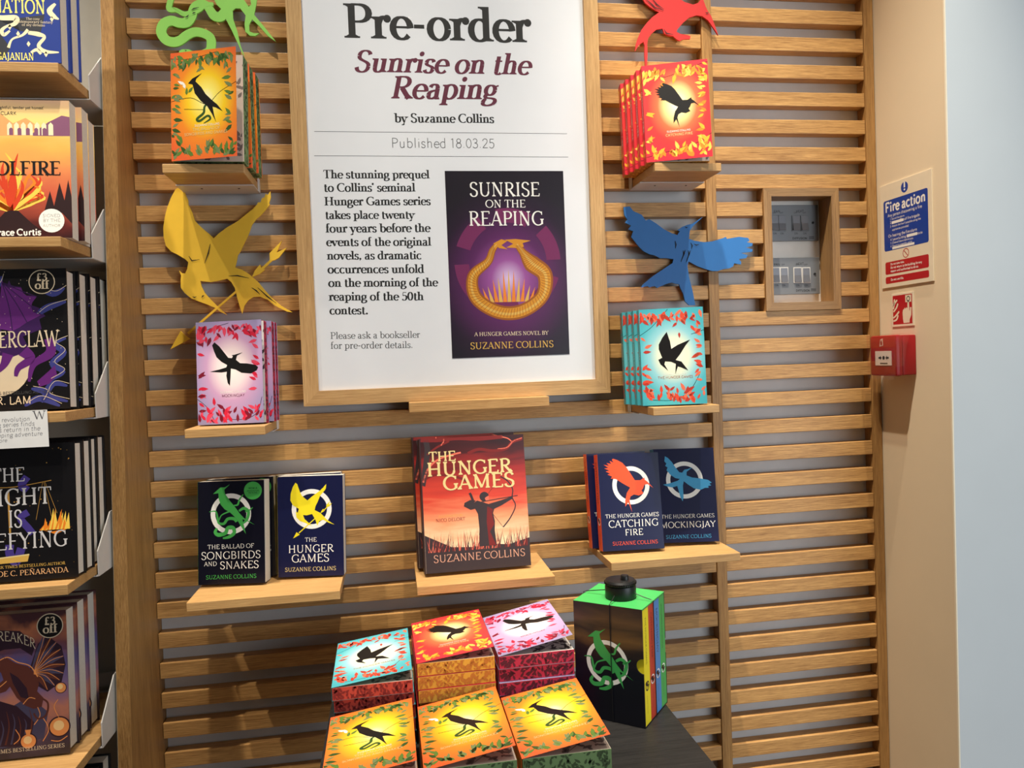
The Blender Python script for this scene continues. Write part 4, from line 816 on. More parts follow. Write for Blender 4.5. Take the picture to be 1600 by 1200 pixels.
def art_blue(mb, fn, w, h):
    fx = lambda x, z, d: fn(x/w, z/h, d)
    for p in ([(.1, .0), (.42, .02), (.5, .1), (.4, .2), (.5, .3), (.85, .34), (.8, .2), (.6, .22), (.55, .3), (.2, .36), (.1, .2)],): mb.poly([(u*w, v*h) for u, v in p], fx, LAY*.6, SHADEB)
    words(mb, fn, w, h, 'MODERN', .04, .82, .455, 'bold', YEL, 3, .9); words(mb, fn, w, h, 'DIVINATION', -.25+.30, .86, .345, 'heavyflare', YEL, 3, 1.6); words(mb, fn, w, h, 'ISABEL AGAJANIAN', .04, .73, .015, 'heavyflare', YEL, 3, 1.5)
    for i, (s, a, c) in enumerate((('The cosy', .66, .80), ('contemporary fantasy', .55, .93), ('of my dreams', .62, .85))): words(mb, fn, w, h, s, a, c, .30-i*.022, 'book', CREAM, 3)
    for pts, ws in (([(.28, .34), (.40, .31), (.56, .31), (.55, .27), (.47, .25), (.42, .22), (.44, .19), (.5, .22)], [.002, .008, .01, .007, .004, .006, .006, .003]), ([(.48, .1), (.52, .16), (.62, .19), (.68, .23)], [.005, .003, .004, .006]), ([(.68, .21), (.78, .2), (.84, .18), (.78, .12), (.84, .08), (.98, .075)], [.006, .008, .005, .006, .007, .002]), ([(.96, .42), (.9, .37), (.94, .33), (.99, .31)], [.004, .009, .008, .002]), ([(.7, .07), (.76, .09), (.8, .06)], [.003, .006, .004])):
        for q in stroke(catmull([(u*w, v*h) for u, v in pts], 6), lerps(ws, 6)): mb.poly(q, fx, 2*LAY, CRM)
    for u, v in ((.36, .29), (.5, .245), (.58, .2), (.36, .12), (.68, .13), (.92, .31), (.85, .06)): mb.poly([(u*w-.003, v*h), (u*w, v*h-.005), (u*w+.003, v*h), (u*w, v*h+.005)], fx, 2*LAY, CRM)
EMBER = band_print('print_ember_sky', .234, [(0, (40, 18, 24)), (.12, (92, 36, 32)), (.3, (206, 92, 66)), (.5, (232, 142, 84)), (.68, (240, 180, 86)), (.84, (250, 220, 130)), (1, (236, 186, 150))], .2, 10, 22)
def art_ember(mb, fn, w, h):
    fx = lambda x, z, d: fn(x/w, z/h, d); pu = mat('print_mountain_purple', (134, 84, 112), .4); pk = mat('print_mountain_peach', (232, 168, 104), .4); dk = mat('print_soot', (46, 26, 28), .4)
    P = lambda pts, m, d: mb.poly([(u*w, v*h) for u, v in pts], fx, d*LAY, m)
    P([(0, .78), (.12, .82), (.3, .9), (.42, .83), (.55, .87), (.7, .8), (.5, .74), (0, .74)], pk, .6); P([(.62, .76), (.78, .84), (.92, .89), (1, .88), (1, .74), (.62, .74)], pu, .8)
    for i in range(7): P([(.36+i*.07, .745), (.36+i*.07, .82), (.385+i*.07, .84), (.41+i*.07, .82), (.41+i*.07, .745)], CRM, 1.2); 
    for i in range(5): P([(.38+i*.085, .745), (.38+i*.085, .79), (.40+i*.085, .80), (.42+i*.085, .79), (.42+i*.085, .745)], pu, 1.5)
    rnd = random.Random(2)
    fl = [mat('print_flame_red', (214, 66, 34), .4), mat('print_flame_orange', (240, 134, 40), .4), mat('print_flame_yellow', (252, 206, 84), .4)]
    for i in range(46):
        a = rnd.uniform(-1, 1); l = rnd.uniform(.12, .42)*(1-.4*abs(a)); pts = catmull([(.38, .2), (.38+a*.2, .2+l*.45), (.38+a*.34+rnd.uniform(-.05, .05), .2+l*.8), (.38+a*.30+rnd.uniform(-.08, .08), .2+l)], 4)
        for q in stroke([(u*w, v*h) for u, v in pts], lerps([.007, .007, .005, .0006], 4)): mb.poly(q, fx, (1+.1*(i % 8))*LAY, fl[i % 3])
    P([(.2, .1), (.32, .19), (.37, .2), (.45, .2), (.6, .1), (.7, .05), (.12, .05)], dk, 2); P([(.72, .2), (.78, .34), (.83, .2)], dk, 1); P([(.8, .18), (.88, .4), (.96, .18)], dk, 1); P([(.9, .18), (.97, .42), (1, .3), (1, .1)], dk, 1.2)
    words(mb, fn, w, h, 'IDOLFIRE', .02, .90, .455, 'black', BLACK, 4, 1.15)
    words(mb, fn, w, h, "'witty and insightful, tender yet honest'", .04, .74, .935, 'sans', DUSK, 3); words(mb, fn, w, h, 'C.L. CLARK', .20, .46, .892, 'sans', DUSK, 3); words(mb, fn, w, h, 'Grace Curtis', .17, .68, .022, 'heavy', WHITE, 4)
    mb.poly(circle(.79*w, .125*h, .02), fx, 4*LAY, WHITE)
    for i, s in enumerate(('SIGNED', 'BY THE', 'AUTHOR')): words(mb, fn, w, h, s, .70, .88, .15-i*.035, 'light', GREYINK, 5)
PURP = mat('print_dragon_purple', (96, 36, 112), .4); PURD = mat('print_dragon_dark', (56, 26, 78), .4); INDG = mat('print_indigo', (58, 62, 128), .4); BONE = mat('print_bone', (216, 196, 164), .45)
def price(mb, fn, w, h, u, v):
    fx = lambda x, z, d: fn(x/w, z/h, d); mb.poly(circle(u*w, v*h, .0205), fx, 4*LAY, BONE); mb.poly(circle(u*w, v*h, .0190), fx, 4.6*LAY, BLACK)
    words(mb, fn, w, h, '£3', u-.055, u+.055, v+.01, 'bold', BONE, 5.4); words(mb, fn, w, h, 'off', u-.07, u+.07, v-.05, 'bold', BONE, 5.4)
def art_dragon(mb, fn, w, h):
    fx = lambda x, z, d: fn(x/w, z/h, d); P = lambda pts, m, d: mb.poly([(u*w, v*h) for u, v in pts], fx, d*LAY, m)
    mb.poly(circle(.29*w, .32*h, .33*w), fx, .6*LAY, BONE)
    P([(.0, .50), (.3, .50), (.45, .56), (.40, .66), (.36, .8), (.43, .92), (.5, .78), (.72, .72), (.78, .66), (.72, .64), (.74, .57), (.55, .52), (.62, .42), (.45, .38), (.2, .4), (0, .42)], PURD, 1)
    P([(.357, .92), (.39, .885), (.42, .87), (.548, .868), (.565, .83), (.60, .81), (.70, .80), (.655, .76), (.64, .73), (.66, .69), (.74, .67), (.67, .645), (.595, .62), (.52, .585), (.45, .56), (.31, .58), (.33, .75)], PURP, 1.4)
    for e_ in ((.548, .868), (.70, .80), (.74, .67), (.595, .62), (.45, .56)):
        for q in stroke(catmull([(.36*w, .905*h), ((.36+e_[0])/2*w+.003, ((.905+e_[1])/2-.01)*h), (e_[0]*w, e_[1]*h)], 5), .0016): mb.poly(q, fx, 1.6*LAY, PURD)
    rs_ = random.Random(8)
    for k_ in range(26):
        u_, v_ = rs_.uniform(.02, .32), rs_.uniform(.52, .86)
        for q in stroke([(u_*w, v_*h), (u_*w+.002, v_*h+.005)], .0011): mb.poly(q, fx, 1.7*LAY, BONE)
    P([(.02, .86), (.12, .9), (.24, .84), (.32, .72), (.34, .56), (.0, .52), (.0, .8)], PURD, 1.3)
    for pts, ws in (([(.55, .42), (.62, .36), (.5, .3), (.47, .24)], [.02, .015, .01, .005]), ([(.4, .4), (.36, .33), (.3, .28)], [.018, .012, .006]), ([(.8, .5), (.82, .4), (.65, .32), (.6, .2)], [.012, .016, .01, .004])):
        for q in stroke(catmull([(u*w, v*h) for u, v in pts], 6), lerps(ws, 6)): mb.poly(q, fx, 1.8*LAY, PURP)
    P([(.68, .2), (.8, .27), (.86, .31), (.88, .24), (.8, .18), (.7, .16)], PURP, 1.2)
    rnd = random.Random(6)
    for pts in ([(.7, .88), (.86, .82), (.98, .86)], [(.68, .66), (.8, .72), (.99, .76)], [(.98, .5), (.86, .46), (.95, .4), (.84, .32), (.94, .26), (.8, .2)], [(.3, .98), (.12, .92), (.3, .88), (.36, .95)], [(.98, .16), (.84, .18), (.78, .1), (.98, .05)], [(.55, .03), (.7, .08), (.9, .02)], [(.62, .15), (.76, .12), (.72, .05)]):
        cc = catmull([(u*w, v*h) for u, v in pts], 6); n = len(cc)
        for q in stroke(cc, [.003+.008*math.sin(PI*j/(n-1)) for j in range(n)]): mb.poly([(min(max(x, 0), w), y) for x, y in q], fx, 1.1*LAY, INDG)
        for q in stroke([(min(x+.003, w), y+.004) for x, y in cc], .0008): mb.poly(q, fx, 1.3*LAY, BONE)
    for i in range(60):
        u, v = rnd.uniform(.3, .98), rnd.uniform(.1, .98); mb.poly(circle(u*w, v*h, .0006, 6), fx, 1.5*LAY, BONE)
    words(mb, fn, w, h, 'EMBERCLAW', .0, .91, .445, 'roman', BONE, 4, 1.7); words(mb, fn, w, h, 'SUNDAY TIMES BESTSELLING AUTHOR', .0, .82, .115, 'sans', GREYINK, 4); words(mb, fn, w, h, 'L. R. LAM', .16, .62, .045, 'sans', BONE, 4, 1.1)
    price(mb, fn, w, h, .755, .905)
def art_night(mb, fn, w, h):
    fx = lambda x, z, d: fn(x/w, z/h, d); P = lambda pts, m, d: mb.poly([(u*w, v*h) for u, v in pts], fx, d*LAY, m); rnd = random.Random(3)
    gl_ = mat('print_thin_gold', (188, 140, 66), .4); vi = mat('print_violet', (70, 56, 132), .4)
    for pts, ww, m in (([(.0, .70), (.35, .69), (.75, .725)], .0012, gl_), ([(.66, .72), (.58, .44)], .0006, gl_), ([(.67, .72), (.74, .46)], .0006, gl_), ([(.68, .72), (.80, .48)], .0006, gl_), ([(.3, .66), (.31, .3)], .003, gl_), ([(.5, .76), (.44, .7), (.5, .66)], .012, vi), ([(.5, .5), (.42, .46), (.5, .38), (.54, .34)], .011, vi), ([(.02, .5), (.06, .44), (.14, .42)], .008, vi), ([(.3, .27), (.3, .2), (.36, .14), (.42, .24)], .013, vi)):
        for q in stroke(catmull([(u*w, v*h) for u, v in pts], 6), ww): mb.poly(q, fx, 1.2*LAY, m)
    fo = [mat('print_flame_orange', (0, 0, 0)), mat('print_flame_yellow', (0, 0, 0))]
    P([(.60, .375), (.72, .345), (.84, .355), (.95, .375), (.78, .325)], fo[0], 1.2)
    for i in range(14):
        u = .64+.02*i; hh = rnd.uniform(.05, .19)*(1-abs(i-8)/14); P([(u-.03, .36), (u+.03, .36), (u+rnd.uniform(-.01, .06), .37+hh)], fo[i % 2], 1.4+.05*i)
    P([(.16, .175), (.5, .19), (.48, .14), (.2, .135)], GOLD, 1.6); P([(.16, .18), (.5, .195), (.5, .185), (.16, .17)], GOLDP, 1.8)
    for i in range(40): mb.poly(circle(rnd.uniform(.03, .97)*w, rnd.uniform(.03, .97)*h, rnd.choice((.0005, .0005, .0011)), 6), fx, 1.3*LAY, gl_)
    for s, a, c, v, t_ in (('THE', .13, .48, .73, 1.25), ('NIGHT', .0, .75, .555, 1.15), ('IS', .29, .44, .395, 1.6), ('DEFYING', .0, .90, .235, 1.25)): words(mb, fn, w, h, s, a, c, v, 'roman', mat('print_silver', (206, 202, 200), .3), 4, t_)
    words(mb, fn, w, h, 'NEW YORK TIMES BESTSELLING AUTHOR', .0, .87, .10, 'roman', GOLD, 4); words(mb, fn, w, h, 'CHLOE C. PEÑARANDA', .0, .90, .042, 'roman', mat('print_peach_gold', (222, 172, 122), .35), 4)
TWILIGHT = band_print('print_twilight', .236, [(0, (46, 36, 44)), (.2, (84, 66, 84)), (.34, (190, 120, 96)), (.46, (120, 96, 132)), (.6, (84, 76, 122)), (.78, (120, 70, 72)), (.9, (180, 108, 74)), (1, (70, 40, 44))], .45, 14, 14)
def art_griffin(mb, fn, w, h):
    fx = lambda x, z, d: fn(x/w, z/h, d); P = lambda pts, m, d: mb.poly([(u*w, v*h) for u, v in pts], fx, d*LAY, m)
    br = mat('print_griffin_brown', (96, 50, 42), .4); bl = mat('print_griffin_shadow', (52, 32, 44), .4); og = mat('print_lantern', (236, 150, 84), .4); ol = mat('print_lantern_core', (252, 206, 140), .4); gy = mat('print_rock', (74, 68, 92), .4)
    P([(0, .5), (.0, .1), (.35, .08), (.75, .12), (.8, .3), (.62, .42), (.45, .36), (.3, .42)], gy, .6)
    P([(0, .66), (.2, .72), (.4, .76), (.55, .76), (.66, .7), (.7, .78), (.55, .88), (.3, .9), (0, .88)], bl, .8)
    P([(.62, .58), (.72, .78), (.82, .83), (.95, .75), (.985, .62), (.94, .5), (.8, .44), (.68, .5)], bl, .9)
    tips = [(.79, .84), (.85, .815), (.90, .78), (.94, .73), (.965, .68), (.975, .62), (.96, .56), (.92, .515), (.87, .48), (.80, .455)]
    for i, (a, c) in enumerate(tips):
        for q in stroke(catmull([(.66*w, .57*h), ((.66+a)/2*w+.001, ((.57+c)/2+.02)*h), (a*w, c*h)], 5), lerps([.006, .010, .0015], 5)): mb.poly(q, fx, (1.1+.05*i)*LAY, br if i % 2 else gy)
        for q in stroke(catmull([(.67*w, .575*h), ((.66+a)/2*w+.003, ((.57+c)/2+.028)*h), (a*w, c*h)], 5), .0008): mb.poly(q, fx, (1.7+.03*i)*LAY, og)
    P([(.28, .655), (.34, .69), (.42, .70), (.50, .66), (.62, .63), (.70, .56), (.72, .50), (.70, .45), (.76, .40), (.74, .34), (.66, .33), (.58, .36), (.50, .42), (.44, .50), (.40, .47), (.34, .46), (.22, .48), (.30, .51), (.38, .55), (.36, .60)], br, 1.9)
    P([(.44, .60), (.52, .56), (.60, .48), (.62, .40), (.54, .42), (.47, .52)], bl, 2.1)
    for pts, ww in (([(.30, .67), (.42, .705), (.52, .665), (.64, .63), (.71, .55)], .0016), ([(.24, .485), (.33, .50), (.41, .54)], .0014), ([(.74, .40), (.80, .36), (.78, .28), (.70, .26), (.66, .30)], .003), ([(.56, .37), (.62, .41), (.68, .40)], .0013)):
        for q in stroke(catmull([(u*w, v*h) for u, v in pts], 6), ww): mb.poly(q, fx, 2.3*LAY, og if ww < .002 else br)
    P([(.24, .44), (.36, .40), (.50, .36), (.66, .24), (.62, .12), (.5, .08), (.2, .10), (.12, .25)], bl, 1.5)
    for k_ in range(9):
        u_ = .16+.055*k_
        for q in stroke(catmull([(u_*w, .10*h), ((u_+.04)*w, (.2+.02*(k_ % 3))*h), ((u_+.02)*w, (.33-.02*(k_ % 4))*h)], 4), lerps([.003, .002, .0005], 4)): mb.poly(q, fx, 1.7*LAY, gy if k_ % 2 else br)
    for u, v, r_ in ((.905, .19, .0150), (.60, .11, .0115), (.93, .46, .008), (.1, .34, .012)): mb.poly(circle(u*w, v*h, r_*1.15), fx, 2*LAY, bl); mb.poly(circle(u*w, v*h, r_), fx, 2.3*LAY, og); mb.poly(circle(u*w-.001, v*h+.002, r_*.55), fx, 2.6*LAY, ol)
    P([(.585, .15), (.57, .19), (.63, .19), (.615, .15)], og, 2.2)
    for pts in ([(.905, .25), (.86, .33), (.90, .38)], [(.66, .22), (.72, .28), (.70, .34)], [(.75, .26), (.80, .18), (.74, .10)], [(.48, .2), (.52, .14), (.46, .1)], [(.82, .10), (.90, .09), (.98, .12)]):
        for q in stroke(catmull([(u*w, v*h) for u, v in pts], 5), .0013): mb.poly(q, fx, 2*LAY, og)
    words(mb, fn, w, h, 'FAITHBREAKER', .0, .70, .745, 'flare', BONE, 3.2, 1.5, arc=.018); words(mb, fn, w, h, 'HANNAH KANER', .02, .40, .70, 'flare', gy, 3.2, 1.2)
    words(mb, fn, w, h, 'A SUNDAY TIMES BESTSELLING SERIES', .02, .95, .045, 'roman', BONE, 3.2, 1.1); price(mb, fn, w, h, .845, .9)
SOOT = mat('spine_soot', (36, 24, 28), .4)
left_book('blue', .156, .240, .036, BLU, BLU, art_blue, True, ('royal blue hardback with cream swirls and yellow title, on the top bookcase shelf', 'blue hardback behind the cream swirl copy on the top bookcase shelf'), -.0335, -.2360, ZT[0], 3, .043, (0, .001), 'blue hardbacks on the top bookcase shelf')
left_book('ember', .152, .234, .0265, EMBER, SOOT, art_ember, False, ('orange flame cover book with round signed sticker, front of the second bookcase shelf', 'orange flame cover book second from the front of its row', 'orange flame cover book third from the front of its row', 'orange flame cover book at the back of its row'), -.0265, -.2500, ZT[1], 4, .0335, (0, .007, -.006, -.007), 'flame cover books on the second bookcase shelf')
left_book('dragon', .155, .236, .034, BLACKCOV, BLACKCOV, art_dragon, True, ('black hardback with purple dragon and price sticker, front of the third bookcase shelf', 'black dragon hardback second from the front', 'black dragon hardback third from the front', 'black dragon hardback at the back of its row'), -.0405, -.2600, ZT[2], 3.5, .0415, (0, .0045, .007, .0085), 'dragon hardbacks on the third bookcase shelf')
left_book('night', .146, .222, .030, BLACKCOV, BLACKCOV, art_night, True, ('black hardback with silver title and flame on scales, front of the fourth bookcase shelf', 'black gold-flecked hardback second from the front of the fourth shelf', 'black gold-flecked hardback third from the front of the fourth shelf', 'black gold-flecked hardback at the back of the fourth shelf'), -.0300, -.2920, ZT[3], 3.5, .0370, (0, 0, -.004, -.004), 'black hardbacks on the fourth bookcase shelf')
left_book('griffin', .158, .236, .036, TWILIGHT, mat('spine_dark_blue', (26, 28, 44), .4), art_griffin, True, ('dusky hardback with winged beast and lanterns, front of the lowest full bookcase shelf', 'dusky winged beast hardback second from the front', 'dusky winged beast hardback at the back of its row'), -.0610, -.2830, ZT[4], 3.0, .0430, (0, .001, .002), 'winged beast hardbacks on the fifth bookcase shelf')
left_book('plain', .15, .232, .034, BLACKCOV, BLACKCOV, None, True, ('dark hardback at the very bottom left, only its top edge showing', 'dark hardback behind the one at the very bottom left'), -.042, -.270, ZT[5], 3, .045, (0, .004), 'dark hardbacks on the lowest bookcase shelf')
# handwritten shelf card
p0, p1, p2 = aty(73.5, 640, -.3005), aty(70, 697, -.3005), aty(0, 700, -.3005)
b = MB(); cwid = .140; chh = p0.z-p1.z+.001; b.box(-cwid, 0, -.0006, 0, -chh, 0, mat('card_white', (238, 236, 232), .6))
cf = lambda u, v, d: (u, -.0006-d, v); ci = mat('pencil_ink', (92, 88, 92), .6)
text(b, 'W', (-.0215, -.0148), (-.0025, -.0148), 'book', ci, cf, LAY)
card = b.build('review_card'); card.location = (p0.x, -.3000, p0.z); tag(card, 'white handwritten review card hanging under the dragon book shelf', 'card')
b = MB()
for i, (s, x1) in enumerate((('This dancing revolution', -.026), ('recombining series finds', -.020), ('the dragons return in the', -.012), ('end in a sweeping adventure', -.009), ('and more', -.062))):
    text(b, s, (x1-.0047*len(s)*.92, -.0175-i*.0082), (x1, -.0165-i*.0082), 'hand', ci, cf, LAY)
b.build('handwriting', card)
b = MB(); b.box(-.075, -.02, -.0004, .0002, .0002, .006, glass('clear_plastic')); b.box(-.075, -.02, -.0004, .0016, .0060, .0066, glass('clear_plastic_lip')); b.build('clear_clip', card)

# ------------------------------------------------------------------ fan and heat switches
fr = thing('recessed_switch_box', 'oak framed recess in the slats around the two steel switch plates', 'box frame', ((BX0+BX1)/2, 0, BZ0))
framed('f', BX0+.0004, BX1-.0004, BZ0+.0004, BZ1-.0004, .0185, -.0045, .0498, OAK_BX, OAK_BZ, fr)
YS = .0495
for i, (lb, zt_, zb_) in enumerate((('upper brushed steel fan and heat switch plate in the recess', 1.8150, 1.7160), ('lower brushed steel fan and heat switch plate in the recess', 1.6790, 1.5790+.0510-.0))):
    u0 = atx(1277, 322 if i == 0 else 402, 1.5036)
    pl1, pl2 = ((1206, 322), (1279, 376)) if i == 0 else ((1207, 404), (1280, 459))
    tr = aty(pl2[0], 320 if i == 0 else 402, YS-.006); br_ = aty(pl2[0], pl2[1], YS-.006)
    x1 = 1.5022; x0 = x1-.1415; z1_, z0_ = tr.z, br_.z
    t = thing('switch_plate', lb, 'light switch', ((x0+x1)/2, YS, z0_), group='switch plates in the recess')
    b = MB(); b.box(x0, x1, YS-.006, YS-.0004, z0_, z1_, METAL, .001); rel(b.build('plate', t), t)
    rim = STEEL if i else METAL
    for xx in (1210.5, 1221.5, 1243.5, 1257) if i == 0 else (1212, 1225, 1246, 1259.5):
        c = aty(xx, 349 if i == 0 else 430, YS-.006); hw2, hh2 = .0106, .0185
        b = MB(); b.box(c.x-hw2, c.x+hw2, YS-.0075, YS-.0058, c.z-hh2, c.z+hh2, rim, .0006); s_ = rel(b.build('rocker_surround', t), t)
        b = MB(); b.prism([(c.z-hh2+.002, -.0105), (c.z, -.0085), (c.z+hh2-.002, -.0078), (c.z+hh2-.002, -.007), (c.z-hh2+.002, -.007)], lambda u, v, d: (d, YS+v, u), c.x-hw2+.0022, c.x+hw2-.0022, mat('rocker_grey', (112, 112, 116), .35, .4)); b.build('rocker', s_)
    b = MB(); ff = wallfn(YS-.0060)
    pa, pb = (333, 286) if i == 0 else (415, 0)
    for s, xa, xb, yy in (('FAN', 1209, 1219, 332.5 if i == 0 else 415.5), ('HEAT', 1243.5, 1256, 332 if i == 0 else 414)):
        a1, a2 = aty(xa, yy, YS-.006), aty(xb, yy-.4, YS-.006); text(b, s, (a1.x, a1.z), (a2.x, a2.z), 'sans', INK, ff, LAY)
    yy = 374 if i == 0 else 455.5; a1, a2 = aty(1238 if i == 0 else 1243.5, yy, YS-.006), aty(1261 if i == 0 else 1265.5, yy, YS-.006); text(b, 'DIFFUSION', (a1.x, a1.z), (a2.x, a2.z), 'heavy', INK, ff, LAY)
    for k in range(3):
        a1, a2 = aty(1264+3*i, yy-1-k*1.6, YS-.006), aty(1272+3*i, yy-1.2-k*1.6, YS-.006)
        for q in stroke([(a1.x, a1.z), (a2.x, a2.z)], .0011): b.poly(q, ff, LAY, INK)
    for xx in (1210.5, 1221.5, 1243.5, 1257):
        for dz, s in ((.023, 'OFF'), (-.0255, 'ON')):
            c = aty(xx+(1.5+i if i else 0), 349 if i == 0 else 430, YS-.006); text(b, s, (c.x-.0045, c.z+dz), (c.x+.0045, c.z+dz), 'sans', INK, ff, LAY)
    rel(b.build('printed_legend', t), t)
    c = aty(1270 if i == 0 else 1273, 348 if i == 0 else 428, YS-.006); b = MB(); b.prism(circle(c.x, c.z, .0028, 16), lambda u, v, d: (u, d, v), YS-.0072, YS-.0058, INK); rel(b.build('screw', t), t)

# ------------------------------------------------------------------ signs and alarm on the side wall
SBLUE = mat('sign_blue', (24, 62, 150), .35); SRED = mat('sign_red', (178, 26, 36), .35); SWHITE = mat('sign_white', (228, 214, 188), .4); SW2 = mat('sign_white_print', (236, 232, 224), .4)
def side(y0, z0): return lambda u, v, d: (-d, -u, v)          # u runs towards the viewer along the wall
SGN = thing('fire_action_sign', 'white, blue and red fire action notice on the beige wall', 'sign', (XW-.0002, -.0165, 1.6330))
sw, sh = .171, .2335; sf = lambda u, v, d: (-d, -u, v)
b = MB(); b.box(-.0025, 0, -sw, 0, 0, sh, SWHITE, .0004); b.build('board', SGN)
def rrect(x0, x1, z0, z1, r_):
    o = []
    for cx, cz, a0 in ((x1-r_, z1-r_, 0), (x0+r_, z1-r_, 90), (x0+r_, z0+r_, 180), (x1-r_, z0+r_, 270)):
        o += [(cx+r_*math.cos(R(a0+j*22.5)), cz+r_*math.sin(R(a0+j*22.5))) for j in range(5)]
    return o
SD = .0025
b = MB(); b.poly(rrect(.012, sw-.012, .083, .203-.006, .005), sf, SD+LAY, SBLUE); b.poly(circle(sw*.5, .2145, .0118), sf, SD+LAY, SBLUE)
text(b, '!', (sw*.5-.0045, .2080), (sw*.5+.0045, .2080), 'heavy', SW2, sf, SD+2*LAY, .75); b.build('blue_panel', SGN)
b = MB(); T = lambda s, x0, x1, z, st='sans', m=SW2, tl=1.0: text(b, s, (x0, z), (x1, z), st, m, sf, SD+2.2*LAY, tl)
T('Fire action', .0165, .153, .1705, 'heavy', tl=1.0); T('Any person discovering a fire', .026, .140, .1590)
for i, (s, x0, x1) in enumerate((('1  Sound the alarm.', .034, .085), ('2                To call fire brigade.', .034, .134), ('3  Attack the fire if possible using the', .034, .136), ('appliances provided.', .041, .098))): T(s, x0, x1, .1510-i*.0082)
T('On hearing the fire alarm', .027, .124, .1130)
for i, (s, x0, x1) in enumerate((('4  Leave building by               route.', .034, .142), ('5  Close all doors behind you.', .034, .112), ('6  Report to assembly point.', .034, .108))): T(s, x0, x1, .1045-i*.0072)
b.poly([(.040, .1415), (.080, .1415), (.080, .1475), (.040, .1475)], sf, SD+2.6*LAY, SW2); b.poly([(.090, .1038), (.124, .1038), (.124, .1098), (.090, .1098)], sf, SD+2.6*LAY, SW2); b.poly([(.040, .0848), (.114, .0848), (.114, .0900), (.040, .0900)], sf, SD+2.6*LAY, SW2)
b.build('blue_panel_lettering', SGN)
b = MB(); b.poly(rrect(.014, sw-.013, .030, .058, .004), sf, SD+LAY, SRED); b.poly(rrect(.014, sw-.013, .009, .0245, .004), sf, SD+LAY, SRED)
for q in ring(sw*.5, .0705, .0088, .0105, n=24): b.poly(q, sf, SD+LAY, SRED)
for q in stroke([(sw*.5-.0066, .0771), (sw*.5+.0066, .0639)], .0018): b.poly(q, sf, SD+1.4*LAY, SRED)
b.build('red_panels', SGN)
b = MB(); T('Do not take risks.', .032, .080, .0500, 'heavy'); T('Do not return to the building for any', .032, .137, .0420, 'heavy'); T('reason until authorised to do so.', .032, .126, .0340, 'heavy'); T('Do not use lifts.', .032, .077, .0148, 'heavy'); b.build('red_panel_lettering', SGN)
S2 = thing('fire_call_point_sign', 'small red sign with a hand and flames, between fire notice and alarm box', 'sign', (XW-.0002, -.0490, 1.5430))
b = MB(); b.box(-.002, 0, -.074, 0, 0, .0745, SWHITE, .0004); b.build('board', S2)
b = MB(); sd = .002; b.poly([(.004, .005), (.069, .005), (.069, .0700), (.004, .0700)], sf, sd+LAY, SRED)
Hn = [(.040, .007), (.060, .007), (.0605, .014), (.066, .024), (.067, .040), (.062, .041), (.0615, .033), (.0600, .034), (.0590, .056), (.0545, .056), (.0535, .039), (.050, .041), (.047, .038), (.044, .041), (.042, .037), (.039, .037), (.037, .030), (.038, .016)]
b.poly(Hn, sf, sd+2*LAY, SWHITE); b.poly([(.047, .0525), (.0665, .0525), (.0665, .068), (.047, .068)], sf, sd+2*LAY, SWHITE)
for q in ring(.0568, .060, .0040, .0058, n=16): b.poly(q, sf, sd+3*LAY, INK)
for pts in ([(.006, .040), (.010, .052), (.020, .060)], [(.006, .034), (.016, .042), (.022, .052)], [(.005, .020), (.016, .026), (.026, .034)], [(.005, .013), (.016, .016), (.022, .026)], [(.006, .048), (.010, .058), (.009, .062)]):
    for q in stroke(catmull(pts, 5), [.004]*5+[.0045]*5+[.0008]): b.poly(q, sf, sd+2*LAY, SWHITE)
b.build('pictogram', S2)
CP = thing('fire_alarm_call_point', 'red break-glass fire alarm box with clear cover on the beige wall', 'fire alarm', (XW, -.0385, 1.4355))
b = MB(); b.box(-.0330, -.0004, -.0875, 0, 0, .0875, REDCALL, .003); smooth_by_angle(b.build('back_box', CP))
b = MB(); b.box(-.0500, -.0332, -.0900, .0030, -.0015, .0885, REDCALL, .006); smooth_by_angle(b.build('front_housing', CP))
cpf = lambda u, v, d: (-.0500-d, -u, v)
b = MB(); b.prism([(.018, .022), (.074, .022), (.074, .054), (.018, .054)], cpf, 0.0001, .0012, mat('label_white', (232, 226, 214), .4)); lab = b.build('press_panel', CP)
b = MB()
b.poly([(.030, .041), (.036, .041), (.036, .044), (.041, .039), (.036, .034), (.036, .037), (.030, .037)], cpf, .0015, INK); b.poly([(.066, .041), (.060, .041), (.060, .044), (.055, .039), (.060, .034), (.060, .037), (.066, .037)], cpf, .0015, INK); b.poly(circle(.048, .039, .0042, 14), cpf, .0015, INK)
for k_ in range(5): b.poly([(.036+k_*.0052, .0250), (.0402+k_*.0052, .0250), (.0402+k_*.0052, .0278), (.036+k_*.0052, .0282)], cpf, .0015, INK)
b.build('press_panel_marks', lab)
b = MB()
hz = [(.033, .064), (.036, .080), (.045, .082), (.046, .066)]
b.poly(hz, cpf, .0004, mat('house_mark_white', (226, 200, 190), .4)); b.poly([(.037, .067), (.036, .074), (.040, .079), (.043, .072), (.042, .067)], cpf, .0006, REDCALL); b.build('flame_mark', CP)
CLR = glass('clear_acrylic', (1, .97, .97), 1.4)
b = MB()
b.box(-.0560, -.0546, -.0925, .0045, -.0085, .0900, CLR); b.prism([(-.0560, .0900), (-.0200, .0900), (-.0280, .0600), (-.0350, .0200), (-.0560, .0200)], lambda u, v, d: (u, d, v), -.0940, -.0926, CLR); b.prism([(-.0560, .0900), (-.0200, .0900), (-.0350, .0200), (-.0560, .0200)], lambda u, v, d: (u, d, v), .0046, .0060, CLR)
b.box(-.0560, -.0250, -.0940, .0060, .0901, .0912, CLR); b.build('clear_cover', CP)

